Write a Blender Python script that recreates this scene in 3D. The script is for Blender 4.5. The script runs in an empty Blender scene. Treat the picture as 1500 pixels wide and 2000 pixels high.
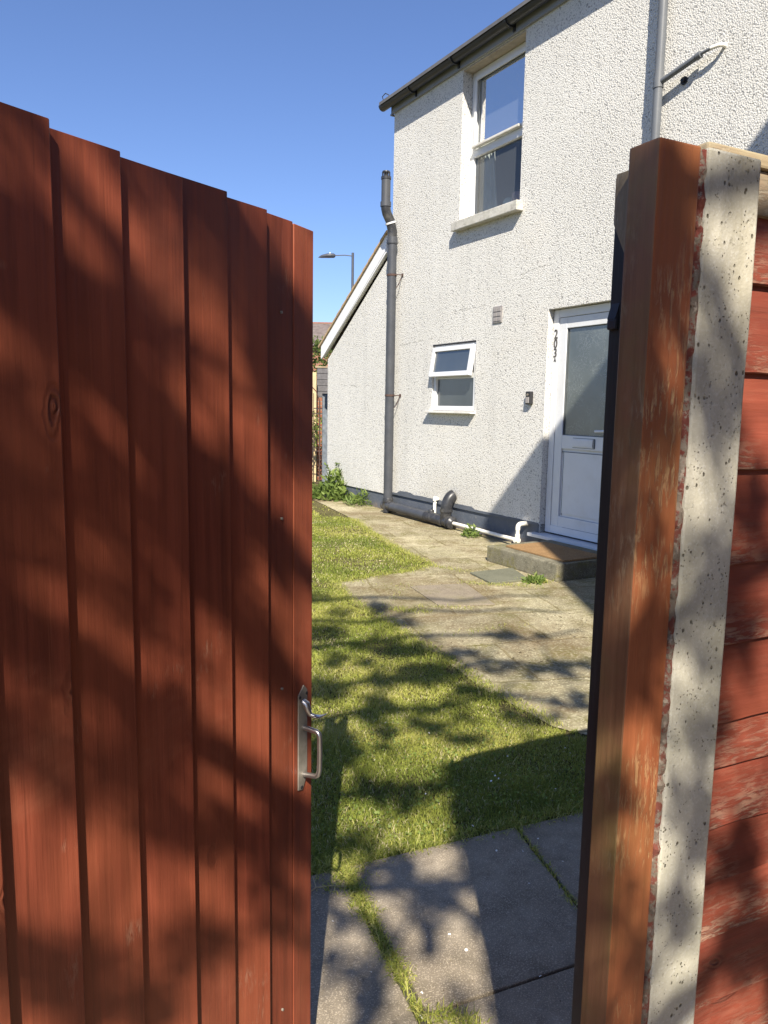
import bpy, bmesh, math, random
import numpy as np
from mathutils import Vector, Matrix, Euler, Quaternion, noise
R = math.radians
random.seed(7); rng = np.random.default_rng(7)
sc = bpy.context.scene

# ------------------------------------------------------------------ camera, sky, sun, exposure
cam_d = bpy.data.cameras.new('camera'); cam = bpy.data.objects.new('camera', cam_d)
sc.collection.objects.link(cam); sc.camera = cam
_p, _r = R(7.8), R(0.94)
_F = Vector((0, math.cos(_p), -math.sin(_p))); _U0 = Vector((0, math.sin(_p), math.cos(_p))); _R0 = Vector((1, 0, 0))
_Rv = _R0*math.cos(_r) + _U0*math.sin(_r); _Uv = _U0*math.cos(_r) - _R0*math.sin(_r)
cam.matrix_world = Matrix(((_Rv.x, _Uv.x, -_F.x, 0), (_Rv.y, _Uv.y, -_F.y, 0), (_Rv.z, _Uv.z, -_F.z, 1.35), (0, 0, 0, 1)))
cam_d.sensor_fit = 'VERTICAL'; cam_d.sensor_height = 32.0; cam_d.lens = 24.0
cam_d.clip_start = 0.02; cam_d.clip_end = 2000

SUN_EL = 42.0
w = bpy.data.worlds.new("World"); sc.world = w; w.use_nodes = True
nt = w.node_tree; bg = nt.nodes['Background']
sky = nt.nodes.new('ShaderNodeTexSky'); sky.sky_type = 'NISHITA'; sky.sun_disc = False
sky.sun_elevation = R(SUN_EL); sky.sun_rotation = R(180); sky.air_density = 1.0; sky.dust_density = 0.35; sky.ozone_density = 4.5
_tint = nt.nodes.new('ShaderNodeMix'); _tint.data_type = 'RGBA'; _tint.blend_type = 'MULTIPLY'; _tint.inputs[0].default_value = 1.0
nt.links.new(sky.outputs[0], _tint.inputs[6]); _tint.inputs[7].default_value = (.84, .85, 1.02, 1)
nt.links.new(_tint.outputs[2], bg.inputs[0]); bg.inputs[1].default_value = 0.084
sun_d = bpy.data.lights.new('sun', 'SUN'); sun_d.energy = 5.0; sun_d.angle = R(0.45); sun_d.color = (1.0, 0.925, 0.80)
sun = bpy.data.objects.new('sun', sun_d); sc.collection.objects.link(sun)
sun.rotation_euler = (R(90 - SUN_EL), 0, R(0.25))          # shines along +Y, away from the camera
sun.location = (0, -20, 20)
sc.view_settings.view_transform = 'Standard'; sc.view_settings.look = 'None'
sc.view_settings.exposure = 0.93; sc.view_settings.gamma = 1.0

# ------------------------------------------------------------------ node helpers
class NT:
    def __init__(s, name):
        s.m = bpy.data.materials.new(name); s.m.use_nodes = True
        s.t = s.m.node_tree; s.t.nodes.clear()
        s.out = s.t.nodes.new('ShaderNodeOutputMaterial'); s.b = s.t.nodes.new('ShaderNodeBsdfPrincipled')
        s.t.links.new(s.b.outputs[0], s.out.inputs[0])
        s.tc = s.t.nodes.new('ShaderNodeTexCoord'); s.oi = s.t.nodes.new('ShaderNodeObjectInfo')
    def set(s, sock, v):
        if isinstance(v, bpy.types.NodeSocket): s.t.links.new(v, sock)
        elif v is not None: sock.default_value = v
    def co(s, scale=(1, 1, 1), kind='Object', rnd=0.0, loc=(0, 0, 0), rot=(0, 0, 0)):
        mp = s.t.nodes.new('ShaderNodeMapping'); mp.inputs['Scale'].default_value = scale
        mp.inputs['Location'].default_value = loc; mp.inputs['Rotation'].default_value = rot
        src = s.tc.outputs[kind]
        if rnd:
            a = s.t.nodes.new('ShaderNodeVectorMath'); a.operation = 'ADD'
            m = s.math('MULTIPLY', s.oi.outputs['Random'], rnd)
            s.t.links.new(src, a.inputs[0]); s.t.links.new(m, a.inputs[1]); src = a.outputs[0]
        s.t.links.new(src, mp.inputs[0]); return mp.outputs[0]
    def noise(s, vec, scale, detail=4, rough=.55, dist=0.0):
        n = s.t.nodes.new('ShaderNodeTexNoise'); s.t.links.new(vec, n.inputs['Vector'])
        n.inputs['Scale'].default_value = scale; n.inputs['Detail'].default_value = detail
        n.inputs['Roughness'].default_value = rough; n.inputs['Distortion'].default_value = dist
        return n.outputs['Fac']
    def voro(s, vec, scale, feature='F1', out='Distance', rnd=1.0):
        n = s.t.nodes.new('ShaderNodeTexVoronoi'); n.feature = feature; s.t.links.new(vec, n.inputs['Vector'])
        n.inputs['Scale'].default_value = scale; n.inputs['Randomness'].default_value = rnd
        return n.outputs[out]
    def ramp(s, fac, stops, interp='LINEAR'):
        n = s.t.nodes.new('ShaderNodeValToRGB'); cr = n.color_ramp; cr.interpolation = interp
        while len(cr.elements) < len(stops): cr.elements.new(0.5)
        for e, (p, c) in zip(cr.elements, stops):
            e.position = p; e.color = (c, c, c, 1) if not isinstance(c, (tuple, list)) else (*c, 1)
        s.t.links.new(fac, n.inputs[0]); return n.outputs[0]
    def mix(s, fac, a, b, mode='MIX'):
        n = s.t.nodes.new('ShaderNodeMix'); n.data_type = 'RGBA'; n.blend_type = mode
        s.set(n.inputs[0], fac)
        for k, v in ((6, a), (7, b)):
            if isinstance(v, tuple) and len(v) == 3: v = (*v, 1)
            s.set(n.inputs[k], v)
        return n.outputs[2]
    def math(s, op, a, b=None, c=None):
        n = s.t.nodes.new('ShaderNodeMath'); n.operation = op
        s.set(n.inputs[0], a); s.set(n.inputs[1], b)
        if c is not None: s.set(n.inputs[2], c)
        return n.outputs[0]
    def sep(s, vec):
        n = s.t.nodes.new('ShaderNodeSeparateXYZ'); s.t.links.new(vec, n.inputs[0]); return n.outputs
    def bump(s, h, strength=.5, dist=.01, normal=None):
        n = s.t.nodes.new('ShaderNodeBump'); n.inputs['Strength'].default_value = strength
        n.inputs['Distance'].default_value = dist; s.t.links.new(h, n.inputs['Height'])
        if normal is not None: s.t.links.new(normal, n.inputs['Normal'])
        return n.outputs[0]
    def fin(s, col=None, rough=None, normal=None, metal=None, spec=None):
        if isinstance(col, tuple) and len(col) == 3: col = (*col, 1)
        s.set(s.b.inputs['Base Color'], col); s.set(s.b.inputs['Roughness'], rough)
        s.set(s.b.inputs['Normal'], normal); s.set(s.b.inputs['Metallic'], metal)
        s.set(s.b.inputs['Specular IOR Level'], spec)
        return s.m

def simple(name, col, rough=.5, var=.12, nscale=12, bumpd=.001, metal=None, spec=.4, dirt=None):
    n = NT(name); v = n.co(rnd=9.0)
    f = n.noise(v, nscale, 5, .6)
    c = n.mix(n.ramp(f, [(.3, 0.), (.7, 1.)]), tuple(x*(1-var) for x in col), tuple(min(1, x*(1+var)) for x in col))
    if dirt:
        g = n.noise(v, nscale*.35, 6, .7)
        c = n.mix(n.math('MULTIPLY', n.ramp(g, [(.5, 0.), (.72, 1.)]), dirt[1]), c, dirt[0])
    return n.fin(c, rough, n.bump(n.noise(v, nscale*8, 3, .6), .35, bumpd), metal, spec)

M = {}
def paint_wood(name, axis, base, worn, wear=.0, wearz=None, knots=True, dark=.55, gloss=.55, green=0.0):
    """stained softwood: grain along `axis`, worn streaks, knots"""
    n = NT(name)
    st = [26.0, 26.0, 26.0]; st[axis] = 1.1
    v = n.co(tuple(st), rnd=7.0)
    v0 = n.co(rnd=7.0)
    g1 = n.noise(v, 1.6, 7, .62, .35); g2 = n.noise(v, 7.0, 4, .6)
    fst = [120.0, 120.0, 120.0]; fst[axis] = 2.2; g3 = n.noise(n.co(tuple(fst), rnd=7.0), 1.3, 5, .65, .4)
    big = n.noise(v0, 3.2, 4, .6)
    c = n.mix(n.ramp(g1, [(.34, 0.), (.62, 1.)]), tuple(x*dark for x in base), base)
    scuff = n.noise(n.co(rnd=7.0, loc=(2, 5, 1)), 2.1, 6, .72, .6); c = n.mix(n.math('MULTIPLY', n.ramp(scuff, [(.55, 0.), (.70, 1.)]), .35), c, (min(1, base[0]*1.5), base[1]*2.4, base[2]*2.6))
    c = n.mix(n.math('MULTIPLY', n.ramp(g3, [(.56, 0.), (.68, 1.)]), .45), c, tuple(x*.3 for x in base))
    c = n.mix(n.math('MULTIPLY', n.ramp(g3, [(.30, 1.), (.40, 0.)]), .30), c, (min(1, base[0]*1.35), base[1]*1.8, base[2]*1.8))
    c = n.mix(n.ramp(big, [(.35, 0.), (.7, .75)]), c, (base[0]*1.15, base[1]*1.35, base[2]*1.2))
    hv = n.math('MULTIPLY_ADD', n.oi.outputs['Random'], .30, .84); cb = n.t.nodes.new('ShaderNodeCombineXYZ'); [n.t.links.new(hv, cb.inputs[q]) for q in range(3)]; c = n.mix(1.0, c, cb.outputs[0], 'MULTIPLY')
    h = n.mix(.35, g1, g2)
    if knots:
        kst = [1.0, 1.0, 1.0]; kst[axis] = .38
        kv0 = n.co(tuple(kst), rnd=7.0, loc=(.13, .4, .2)); kz = n.t.nodes.new('ShaderNodeTexNoise'); n.t.links.new(v0, kz.inputs['Vector']); kz.inputs['Scale'].default_value = 14; kz.inputs['Detail'].default_value = 4
        ks = n.t.nodes.new('ShaderNodeVectorMath'); ks.operation = 'SCALE'; n.t.links.new(kz.outputs['Color'], ks.inputs[0]); ks.inputs['Scale'].default_value = .035
        ka = n.t.nodes.new('ShaderNodeVectorMath'); ka.operation = 'ADD'; n.t.links.new(kv0, ka.inputs[0]); n.t.links.new(ks.outputs[0], ka.inputs[1]); kv = ka.outputs[0]
        k = n.voro(kv, 7.6); km = n.ramp(k, [(.05, 1.), (.12, 0.)])
        kr = n.math('SINE', n.math('MULTIPLY', k, 120.0))
        kc = n.mix(n.math('MULTIPLY', n.ramp(kr, [(.3, 0.), (.8, 1.)]), .6), tuple(x*.35 for x in base), (base[0]*.85, base[1]*1.1, base[2]*1.1))
        c = n.mix(n.math('MULTIPLY', km, .85), c, kc); h = n.mix(n.math('MULTIPLY', km, .5), h, kr)
    if wear > 0:
        wst = [170.0, 170.0, 170.0]; wst[axis] = 30.0
        wv = n.co(tuple(wst), rnd=7.0)
        ws = n.noise(wv, 1.0, 5, .72, .5); wb = n.noise(v0, 5.0, 4, .7)
        m = n.math('MULTIPLY', n.ramp(ws, [(.50, 0.), (.60, 1.)]), n.ramp(wb, [(.62-wear*.5, 0.), (.80-wear*.5, 1.)]))
        if wearz is not None:
            z = n.sep(n.tc.outputs['Object'])[2]
            zz = n.t.nodes.new('ShaderNodeMapRange'); n.t.links.new(z, zz.inputs[0])
            zz.inputs[1].default_value = wearz[0]; zz.inputs[2].default_value = wearz[1]; zz.inputs[3].default_value = 1; zz.inputs[4].default_value = .12
            mm = n.math('MULTIPLY', n.ramp(ws, [(.47, 0.), (.56, 1.)]), zz.outputs[0])
            m = n.math('MULTIPLY', mm, n.ramp(wb, [(.38, 0.), (.6, 1.)]))
        c = n.mix(m, c, worn); h = n.mix(.4, h, n.math('SUBTRACT', 1.0, m))
    if green > 0:
        gm = n.ramp(n.noise(v0, 4.2, 4, .6), [(.5, 0.), (.7, 1.)])
        c = n.mix(n.math('MULTIPLY', gm, green), c, (.17, .14, .045))
    return n.fin(c, n.math('MULTIPLY_ADD', g1, .25, gloss-.12), n.bump(h, .8, .0032), spec=.35)

RED = (.33, .066, .030)
M['gate'] = paint_wood('gate_red_stain', 2, (.245, .058, .030), (.40, .24, .16), wear=.03, gloss=.48, dark=.58)
M['jamb'] = paint_wood('jamb_red_stain', 2, (.27, .078, .032), (.50, .30, .14), wear=.22, knots=False, dark=.55, green=.25)
M['jambside'] = paint_wood('jamb_side_stain', 2, (.19, .085, .045), (.36, .26, .15), wear=.15, knots=True, dark=.45, green=.7)
M['board'] = paint_wood('fence_board_red_stain', 0, (.205, .043, .025), (.30, .19, .13), wear=.4, wearz=(.0, .07), dark=.5, gloss=.6)
M['oldwood'] = paint_wood('bare_weathered_wood', 0, (.36, .26, .17), (.45, .4, .3), wear=.3, dark=.6, gloss=.75)
M['sunlit_wood_v'] = paint_wood('sunlit_tip_wood_upright', 2, (.34, .26, .17), (.45, .4, .3), wear=.3, dark=.6, gloss=.75, knots=False)  # tan for the painted sunlit triangle on the stop strip
M['palewood'] = paint_wood('pale_fence_wood', 2, (.52, .37, .22), (.5, .4, .3), wear=.2, dark=.7, gloss=.75, knots=False)
M['shaded_darkwood'] = paint_wood('dark_stained_shaded_wood', 2, (.035, .033, .035), (.06, .06, .06), wear=.1, knots=False, gloss=.6)  # dark stain with the front timber's shade put into the colour
M['pvc'] = simple('white_plastic', (.69, .70, .71), .32, .03, 6, .0002, dirt=((.52, .49, .42), .35))
M['pvc_old'] = simple('aged_white_plastic', (.74, .72, .66), .4, .06, 8, .0003, dirt=((.38, .34, .26), .5))
M['whitepipe'] = simple('cream_white_pipe_plastic', (.80, .77, .68), .35, .05, 14, .0003, dirt=((.5, .42, .26), .4))
M['downgrey'] = simple('light_grey_pipe_paint', (.13, .14, .155), .42, .1, 7, .0004, dirt=((.2, .2, .19), .4))
M['greypipe'] = simple('grey_pipe_plastic', (.058, .062, .072), .45, .14, 7, .0004, dirt=((.11, .11, .105), .4))
M['blackpipe'] = simple('black_pipe_plastic', (.032, .033, .037), .36, .2, 14, .0004, dirt=((.2, .19, .17), .45))
M['gutter'] = simple('black_gutter_plastic', (.028, .03, .036), .38, .15, 9, .0003)
M['fascia'] = simple('grey_painted_fascia', (.25, .27, .31), .5, .05, 6, .0003, dirt=((.2, .2, .2), .3))
M['bargeboard'] = simple('pale_painted_bargeboard', (.80, .80, .81), .5, .04, 6, .0003)
M['steel'] = simple('worn_galvanised_steel', (.34, .31, .26), .55, .2, 40, .0003, metal=.45, dirt=((.16, .12, .08), .6))
M['steel_rod'] = simple('polished_steel_rod', (.50, .48, .47), .33, .12, 40, .0002, metal=.95)
M['blackmetal'] = simple('black_painted_metal', (.03, .03, .033), .5, .2, 20, .0004)
M['rusty'] = simple('rusty_iron', (.07, .042, .034), .8, .3, 30, .001)
M['lamp'] = simple('lamp_grey_metal', (.06, .065, .08), .5, .1, 5)
M['leadgrey'] = simple('grey_painted_post_metal', (.13, .15, .175), .55, .3, 18, .001, dirt=((.3, .3, .3), .5))
M['room'] = simple('dim_room_paint', (.38, .40, .44), .9, .03, 3)
M['blind'] = simple('grey_roller_blind', (.34, .37, .42), .9, .03, 3)
M['card'] = simple('pinkish_brown_card', (.42, .28, .25), .8, .06, 10)
M['ceramic'] = simple('pale_green_ceramic', (.40, .50, .44), .4, .06, 10)
M['digit'] = simple('dark_bronze_numeral', (.05, .045, .04), .4, .2, 60)
M['timber_trim'] = simple('warm_timber_trim', (.46, .33, .19), .7, .15, 20)

# plastic-coated soffit board inside the window head
M['headboard'] = simple('weathered_lintel_paint', (.42, .37, .31), .8, .2, 14, .001, dirt=((.2, .17, .14), .6))

# pebbledash render -------------------------------------------------
def pebbledash():
    n = NT('painted_pebbledash'); v = n.co()
    v2 = n.co(rot=(0, R(17), R(9)), loc=(3.1, 1.7, .4))
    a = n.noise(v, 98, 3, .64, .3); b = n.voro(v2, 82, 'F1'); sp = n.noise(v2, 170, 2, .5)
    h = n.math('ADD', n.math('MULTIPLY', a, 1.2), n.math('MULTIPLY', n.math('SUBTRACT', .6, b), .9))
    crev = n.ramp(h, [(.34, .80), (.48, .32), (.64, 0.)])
    patch = n.noise(n.co((1, 1, .6)), .9, 5, .6); streak = n.noise(n.co((2.4, 2.4, .22)), 1.6, 5, .65)
    warm = n.noise(n.co((1, 1, 1), loc=(5, 2, 1)), .55, 4, .6)
    c = n.mix(n.ramp(patch, [(.35, 0.), (.68, 1.)]), (.735, .72, .675), (.675, .66, .615))
    c = n.mix(n.math('MULTIPLY', n.ramp(streak, [(.52, 0.), (.72, 1.)]), .45), c, (.56, .55, .52))
    c = n.mix(n.math('MULTIPLY', n.ramp(warm, [(.56, 0.), (.74, 1.)]), .30), c, (.72, .63, .50))
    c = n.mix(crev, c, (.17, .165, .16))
    c = n.mix(n.ramp(sp, [(.70, 0.), (.78, .5)]), c, (.40, .39, .37))
    xyz = n.sep(n.tc.outputs['Object']); wob = n.noise(n.co(), 3.0, 5, .7); wob2 = n.noise(n.co(), 19.0, 4, .7); gap = n.ramp(n.noise(n.co(), 12.0, 3, .6), [(.42, 0.), (.52, 1.)])
    for (cx0, cx1, cz, sl) in ((.15, 1.0, 2.115, .06), (1.35, 2.0, 2.375, .03), (2.55, 3.0, 2.44, .10), (-1.5, -.9, 1.55, -.05)):
        line = n.math('ABSOLUTE', n.math('SUBTRACT', n.math('SUBTRACT', xyz[2], n.math('MULTIPLY', xyz[0], sl)), n.math('ADD', n.math('MULTIPLY', wob, .12), n.math('MULTIPLY_ADD', wob2, .045, cz-.082-sl*.5))))
        m1 = n.math('MULTIPLY', n.ramp(line, [(.002, 1.), (.008, 0.)]), n.math('MULTIPLY', n.math('GREATER_THAN', xyz[0], cx0), n.math('LESS_THAN', xyz[0], cx1)))
        c = n.mix(n.math('MULTIPLY', n.math('MULTIPLY', m1, gap), .65), c, (.16, .15, .13))
    low = n.t.nodes.new('ShaderNodeMapRange'); n.t.links.new(xyz[2], low.inputs[0]); low.inputs[1].default_value = .25; low.inputs[2].default_value = .75; low.inputs[3].default_value = 1; low.inputs[4].default_value = 0
    c = n.mix(n.math('MULTIPLY', n.math('MULTIPLY', low.outputs[0], n.ramp(patch, [(.38, 0.), (.6, 1.)])), .4), c, (.42, .40, .34))
    sx = n.math('MULTIPLY', n.math('GREATER_THAN', xyz[0], 1.40), n.math('LESS_THAN', xyz[0], 2.56)); sz = n.math('MULTIPLY', n.math('LESS_THAN', xyz[2], 3.24), n.math('GREATER_THAN', xyz[2], 2.5))
    drip = n.ramp(n.noise(n.co((9, 9, .5)), 1.4, 4, .6), [(.45, 0.), (.62, 1.)])
    c = n.mix(n.math('MULTIPLY', n.math('MULTIPLY', n.math('MULTIPLY', sx, sz), drip), .12), c, (.40, .39, .35))
    n1 = n.bump(h, .7, .0065)
    return n.fin(c, .82, n1, spec=.25)
M['dash'] = pebbledash()

def plinth():
    n = NT('slate_grey_plinth_paint'); v = n.co()
    f = n.noise(v, 3.5, 6, .7); chips = n.noise(v, 22, 5, .75)
    c = n.mix(n.ramp(f, [(.35, 0.), (.7, 1.)]), (.092, .108, .135), (.125, .135, .155))
    c = n.mix(n.ramp(chips, [(.63, 0.), (.70, .8)]), c, (.26, .25, .24))
    low = n.ramp(n.sep(n.tc.outputs['Object'])[2], [(.0, 1.), (.1, 0.)])
    c = n.mix(n.math('MULTIPLY', low, n.ramp(chips, [(.4, 0.), (.6, .8)])), c, (.23, .17, .12))
    return n.fin(c, .7, n.bump(n.mix(.5, f, chips), .7, .012), spec=.3)
M['plinth'] = plinth()

def concrete(name, a, b, fine=140, pits=0.0, moss=0.0, joint=None, stain=.5, speck=.35, rust=0.0, algae=0.0, flags=0.0):
    n = NT(name); v = n.co()
    f = n.noise(v, 2.6, 7, .66); g = n.noise(v, fine, 2, .6); m = n.noise(v, 18, 5, .7)
    c = n.mix(n.ramp(f, [(.3, 0.), (.7, 1.)]), a, b)
    c = n.mix(n.math('MULTIPLY', n.ramp(m, [(.45, 0.), (.7, 1.)]), stain), c, tuple(x*.5 for x in a))
    c = n.mix(n.math('MULTIPLY', n.ramp(g, [(.54, 0.), (.66, 1.)]), speck), c, tuple(min(.8, x*2.0) for x in b))
    h = n.mix(.5, m, g)
    if moss:
        ms = n.math('MULTIPLY', n.ramp(n.noise(v, 3.1, 6, .68, .4), [(.47, 0.), (.62, 1.)]), n.ramp(n.noise(v, 46, 4, .7), [(.40, 0.), (.55, 1.)]))
        c = n.mix(n.math('MULTIPLY', ms, moss), c, (.165, .150, .045))
        dk = n.math('MULTIPLY', n.ramp(n.noise(n.co(loc=(9, 4, 2)), 1.7, 6, .7), [(.52, 0.), (.68, 1.)]), n.ramp(n.noise(v, 60, 3, .7), [(.42, 0.), (.6, 1.)]))
        c = n.mix(n.math('MULTIPLY', dk, .65), c, (.10, .075, .045))
        h = n.mix(.4, h, ms)
    if flags:
        fv = n.co(rot=(0, 0, R(-14)), loc=(.15, .22, 0)); ds = n.t.nodes.new('ShaderNodeVectorMath'); ds.operation = 'ADD'
        nz = n.t.nodes.new('ShaderNodeTexNoise'); n.t.links.new(v, nz.inputs['Vector']); nz.inputs['Scale'].default_value = 4.0; nz.inputs['Detail'].default_value = 5
        sc_ = n.t.nodes.new('ShaderNodeVectorMath'); sc_.operation = 'SCALE'; n.t.links.new(nz.outputs['Color'], sc_.inputs[0]); sc_.inputs['Scale'].default_value = .07
        n.t.links.new(fv, ds.inputs[0]); n.t.links.new(sc_.outputs[0], ds.inputs[1])
        bt = n.t.nodes.new('ShaderNodeTexBrick'); n.t.links.new(ds.outputs[0], bt.inputs['Vector']); bt.inputs['Scale'].default_value = 1.0; bt.inputs['Brick Width'].default_value = .74; bt.inputs['Row Height'].default_value = .61
        bt.inputs['Mortar Size'].default_value = .012; bt.inputs['Mortar Smooth'].default_value = .6
        bt.inputs['Color1'].default_value = (.75, .72, .68, 1); bt.inputs['Color2'].default_value = (1.12, 1.1, 1.05, 1); bt.inputs['Mortar'].default_value = (.6, .55, .42, 1)
        c = n.mix(flags, c, n.mix(1.0, c, bt.outputs['Color'], 'MULTIPLY')); h = n.mix(.35, h, n.math('SUBTRACT', 1., bt.outputs['Fac']))
        br = n.noise(n.co(loc=(1, 8, 2)), 1.15, 7, .72, .5); bf = n.noise(v, 75, 4, .75)
        c = n.mix(n.math('MULTIPLY', n.math('MULTIPLY', n.ramp(br, [(.46, 0.), (.60, 1.)]), n.ramp(bf, [(.36, .1), (.56, 1.)])), .8), c, (.155, .105, .05))
        c = n.mix(n.math('MULTIPLY', n.ramp(n.noise(v, 9, 5, .7), [(.68, 0.), (.74, 1.)]), .5), c, (.48, .46, .40))
    if pits:
        p = n.voro(n.co((1, 1, .75), loc=(.3, .2, .1)), 85); pk = n.noise(v, 23, 3, .6)
        pm2 = n.math('MULTIPLY', n.ramp(n.voro(n.co((1, 1, .9), loc=(1, 2, 3)), 210), [(.16, 1.), (.24, 0.)]), n.ramp(n.noise(v, 31, 3, .6), [(.50, 0.), (.58, .9)]))
        pm = n.math('MULTIPLY', n.ramp(n.math('ADD', p, n.math('MULTIPLY', n.noise(v, 150, 3, .6), .3)), [(.26, 1.), (.34, 0.)]), n.ramp(pk, [(.43, 0.), (.52, 1.)]))
        pm = n.math('MAXIMUM', pm, pm2)
        c = n.mix(n.math('MULTIPLY', pm, pits), c, (.075, .065, .05)); h = n.mix(.6, h, n.math('SUBTRACT', 1., pm))
    if rust:
        c = n.mix(n.math('MULTIPLY', n.ramp(n.noise(v, 70, 4, .7), [(.47, 0.), (.55, 1.)]), rust), c, (.17, .035, .025))
    ag = n.noise(n.co(loc=(7, 3, 5)), 1.3, 6, .7); c = n.mix(n.math('MULTIPLY', n.ramp(ag, [(.5, 0.), (.7, 1.)]), .4), c, (a[0]*.62, a[1]*.66, a[2]*.5))
    if algae:
        zz = n.t.nodes.new('ShaderNodeMapRange'); n.t.links.new(n.sep(n.tc.outputs['Object'])[2], zz.inputs[0]); zz.inputs[1].default_value = .75; zz.inputs[2].default_value = 1.6; zz.inputs[3].default_value = .1; zz.inputs[4].default_value = 1.0
        am = n.math('MULTIPLY', n.ramp(n.noise(n.co((1, 1, .35)), 11, 6, .7), [(.38, 0.), (.62, 1.)]), zz.outputs[0])
        c = n.mix(n.math('MULTIPLY', am, algae), c, (.25, .215, .125))
        c = n.mix(n.math('MULTIPLY', n.ramp(n.noise(v, 44, 5, .75), [(.60, 0.), (.68, .7)]), zz.outputs[0]), c, (.12, .105, .07))
    return n.fin(c, .88, n.bump(h, .8, .005), spec=.25)
M['paving'] = concrete('old_mossy_paving', (.25, .22, .14), (.43, .385, .265), moss=.9, fine=95, stain=.5, speck=.6, flags=.85)
M['slab'] = concrete('grey_path_slab', (.195, .158, .112), (.36, .305, .228), fine=290, moss=.0, stain=.45, speck=.5)
M['step'] = concrete('mossy_step_concrete', (.13, .12, .085), (.25, .23, .165), moss=.8, fine=110, stain=.75)
M['post'] = concrete('pitted_post_concrete', (.44, .41, .335), (.58, .55, .465), pits=.95, fine=230, stain=.3, speck=.2, algae=.5)
M['postedge'] = concrete('rough_post_edge_with_red_stain', (.13, .095, .07), (.30, .25, .20), fine=120, rust=.9, stain=.6)
M['sill'] = concrete('weathered_sill_concrete', (.48, .46, .41), (.60, .58, .52), moss=.0, fine=120, stain=.75)
M['cover'] = concrete('green_grey_cover_slab', (.12, .122, .085), (.18, .178, .125), fine=120, stain=.3, speck=.25)
M['brownslab'] = concrete('brown_grey_flag', (.20, .165, .12), (.29, .245, .18), moss=.5, fine=120, stain=.35)
M['roadside'] = concrete('far_pavement_grey', (.30, .28, .25), (.38, .36, .32), fine=30, stain=.3)
M['vent'] = simple('grey_terracotta_vent', (.30, .28, .27), .8, .1, 20, .001)

def soil():
    n = NT('lawn_thatch_and_soil'); v = n.co()
    f = n.noise(v, 5, 6, .7); g = n.noise(v, 60, 4, .7)
    c = n.mix(n.ramp(f, [(.35, 0.), (.65, 1.)]), (.13, .125, .045), (.24, .20, .095))
    c = n.mix(n.ramp(g, [(.4, 0.), (.62, 1.)]), c, (.05, .045, .02))
    return n.fin(c, .95, n.bump(g, .9, .02), spec=.1)
M['soil'] = soil()
def grassmat(name, c0, c1, c2, tip=(.30, .29, .10)):
    n = NT(name); at = n.t.nodes.new('ShaderNodeAttribute'); at.attribute_name = 'tone'
    c = n.ramp(at.outputs['Fac'], [(0., c0), (.45, c1), (.8, c2), (1., tip)])
    n.fin(c, .55, spec=.25)
    tr = n.t.nodes.new('ShaderNodeBsdfTranslucent'); n.t.links.new(c, tr.inputs[0])
    mx = n.t.nodes.new('ShaderNodeMixShader'); mx.inputs[0].default_value = .45
    n.t.links.new(n.b.outputs[0], mx.inputs[1]); n.t.links.new(tr.outputs[0], mx.inputs[2]); n.t.links.new(mx.outputs[0], n.out.inputs[0])
    return n.m
M['grass'] = grassmat('lawn_grass', (.20, .26, .045), (.41, .44, .09), (.56, .53, .16), (.74, .65, .40))
M['weed'] = grassmat('weed_leaf', (.09, .14, .035), (.17, .24, .055), (.27, .35, .09), (.40, .44, .16))
M['leaf'] = grassmat('tree_leaf', (.03, .05, .012), (.05, .085, .018), (.08, .12, .025), (.10, .14, .04))
M['hedge'] = grassmat('hedge_leaf', (.05, .08, .018), (.10, .14, .035), (.15, .19, .05), (.2, .24, .08))
M['bark'] = simple('tree_bark', (.12, .095, .07), .9, .3, 12, .01)
M['petal'] = simple('white_petal', (.78, .76, .70), .6, .1, 40)
M['deadleaf'] = simple('dead_leaf', (.24, .12, .05), .8, .3, 40)
M['mortar'] = simple('joint_fill', (.07, .065, .045), .95, .3, 30, .004)

def coir():
    n = NT('coir_mat'); v = n.co()
    f = n.noise(v, 170, 3, .7); g = n.noise(v, 9, 4, .6)
    c = n.mix(n.ramp(f, [(.35, 0.), (.65, 1.)]), (.22, .13, .06), (.46, .29, .14))
    c = n.mix(n.math('MULTIPLY', n.ramp(g, [(.45, 0.), (.7, 1.)]), .35), c, (.2, .12, .06))
    return n.fin(c, .95, n.bump(f, 1.0, .008), spec=.1)
M['coir'] = coir()

def bricks(name, c1, c2, mort, sx=1.0):
    n = NT(name); t = n.t.nodes.new('ShaderNodeTexBrick'); mp = n.co((1, 1, 1), rot=(R(90), 0, 0))
    sp = n.sep(n.tc.outputs['Object']); cb = n.t.nodes.new('ShaderNodeCombineXYZ')
    n.t.links.new(n.math('ADD', sp[0], sp[1]), cb.inputs[0]); n.t.links.new(sp[2], cb.inputs[1])
    n.t.links.new(cb.outputs[0], t.inputs['Vector'])
    t.inputs['Color1'].default_value = (*c1, 1); t.inputs['Color2'].default_value = (*c2, 1); t.inputs['Mortar'].default_value = (*mort, 1)
    t.inputs['Scale'].default_value = 1.0; t.inputs['Brick Width'].default_value = .225; t.inputs['Row Height'].default_value = .075
    t.inputs['Mortar Size'].default_value = .006; t.inputs['Bias'].default_value = -.1
    v = n.noise(n.tc.outputs['Object'], 30, 4, .6)
    c = n.mix(.25, t.outputs['Color'], n.ramp(v, [(.3, .15), (.7, .5)]), 'OVERLAY')
    return n.fin(c, .9, n.bump(n.math('SUBTRACT', 1., t.outputs['Fac']), .6, .006), spec=.2)
M['brick'] = bricks('red_brown_brick', (.26, .10, .06), (.34, .15, .09), (.30, .27, .23))
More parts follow.
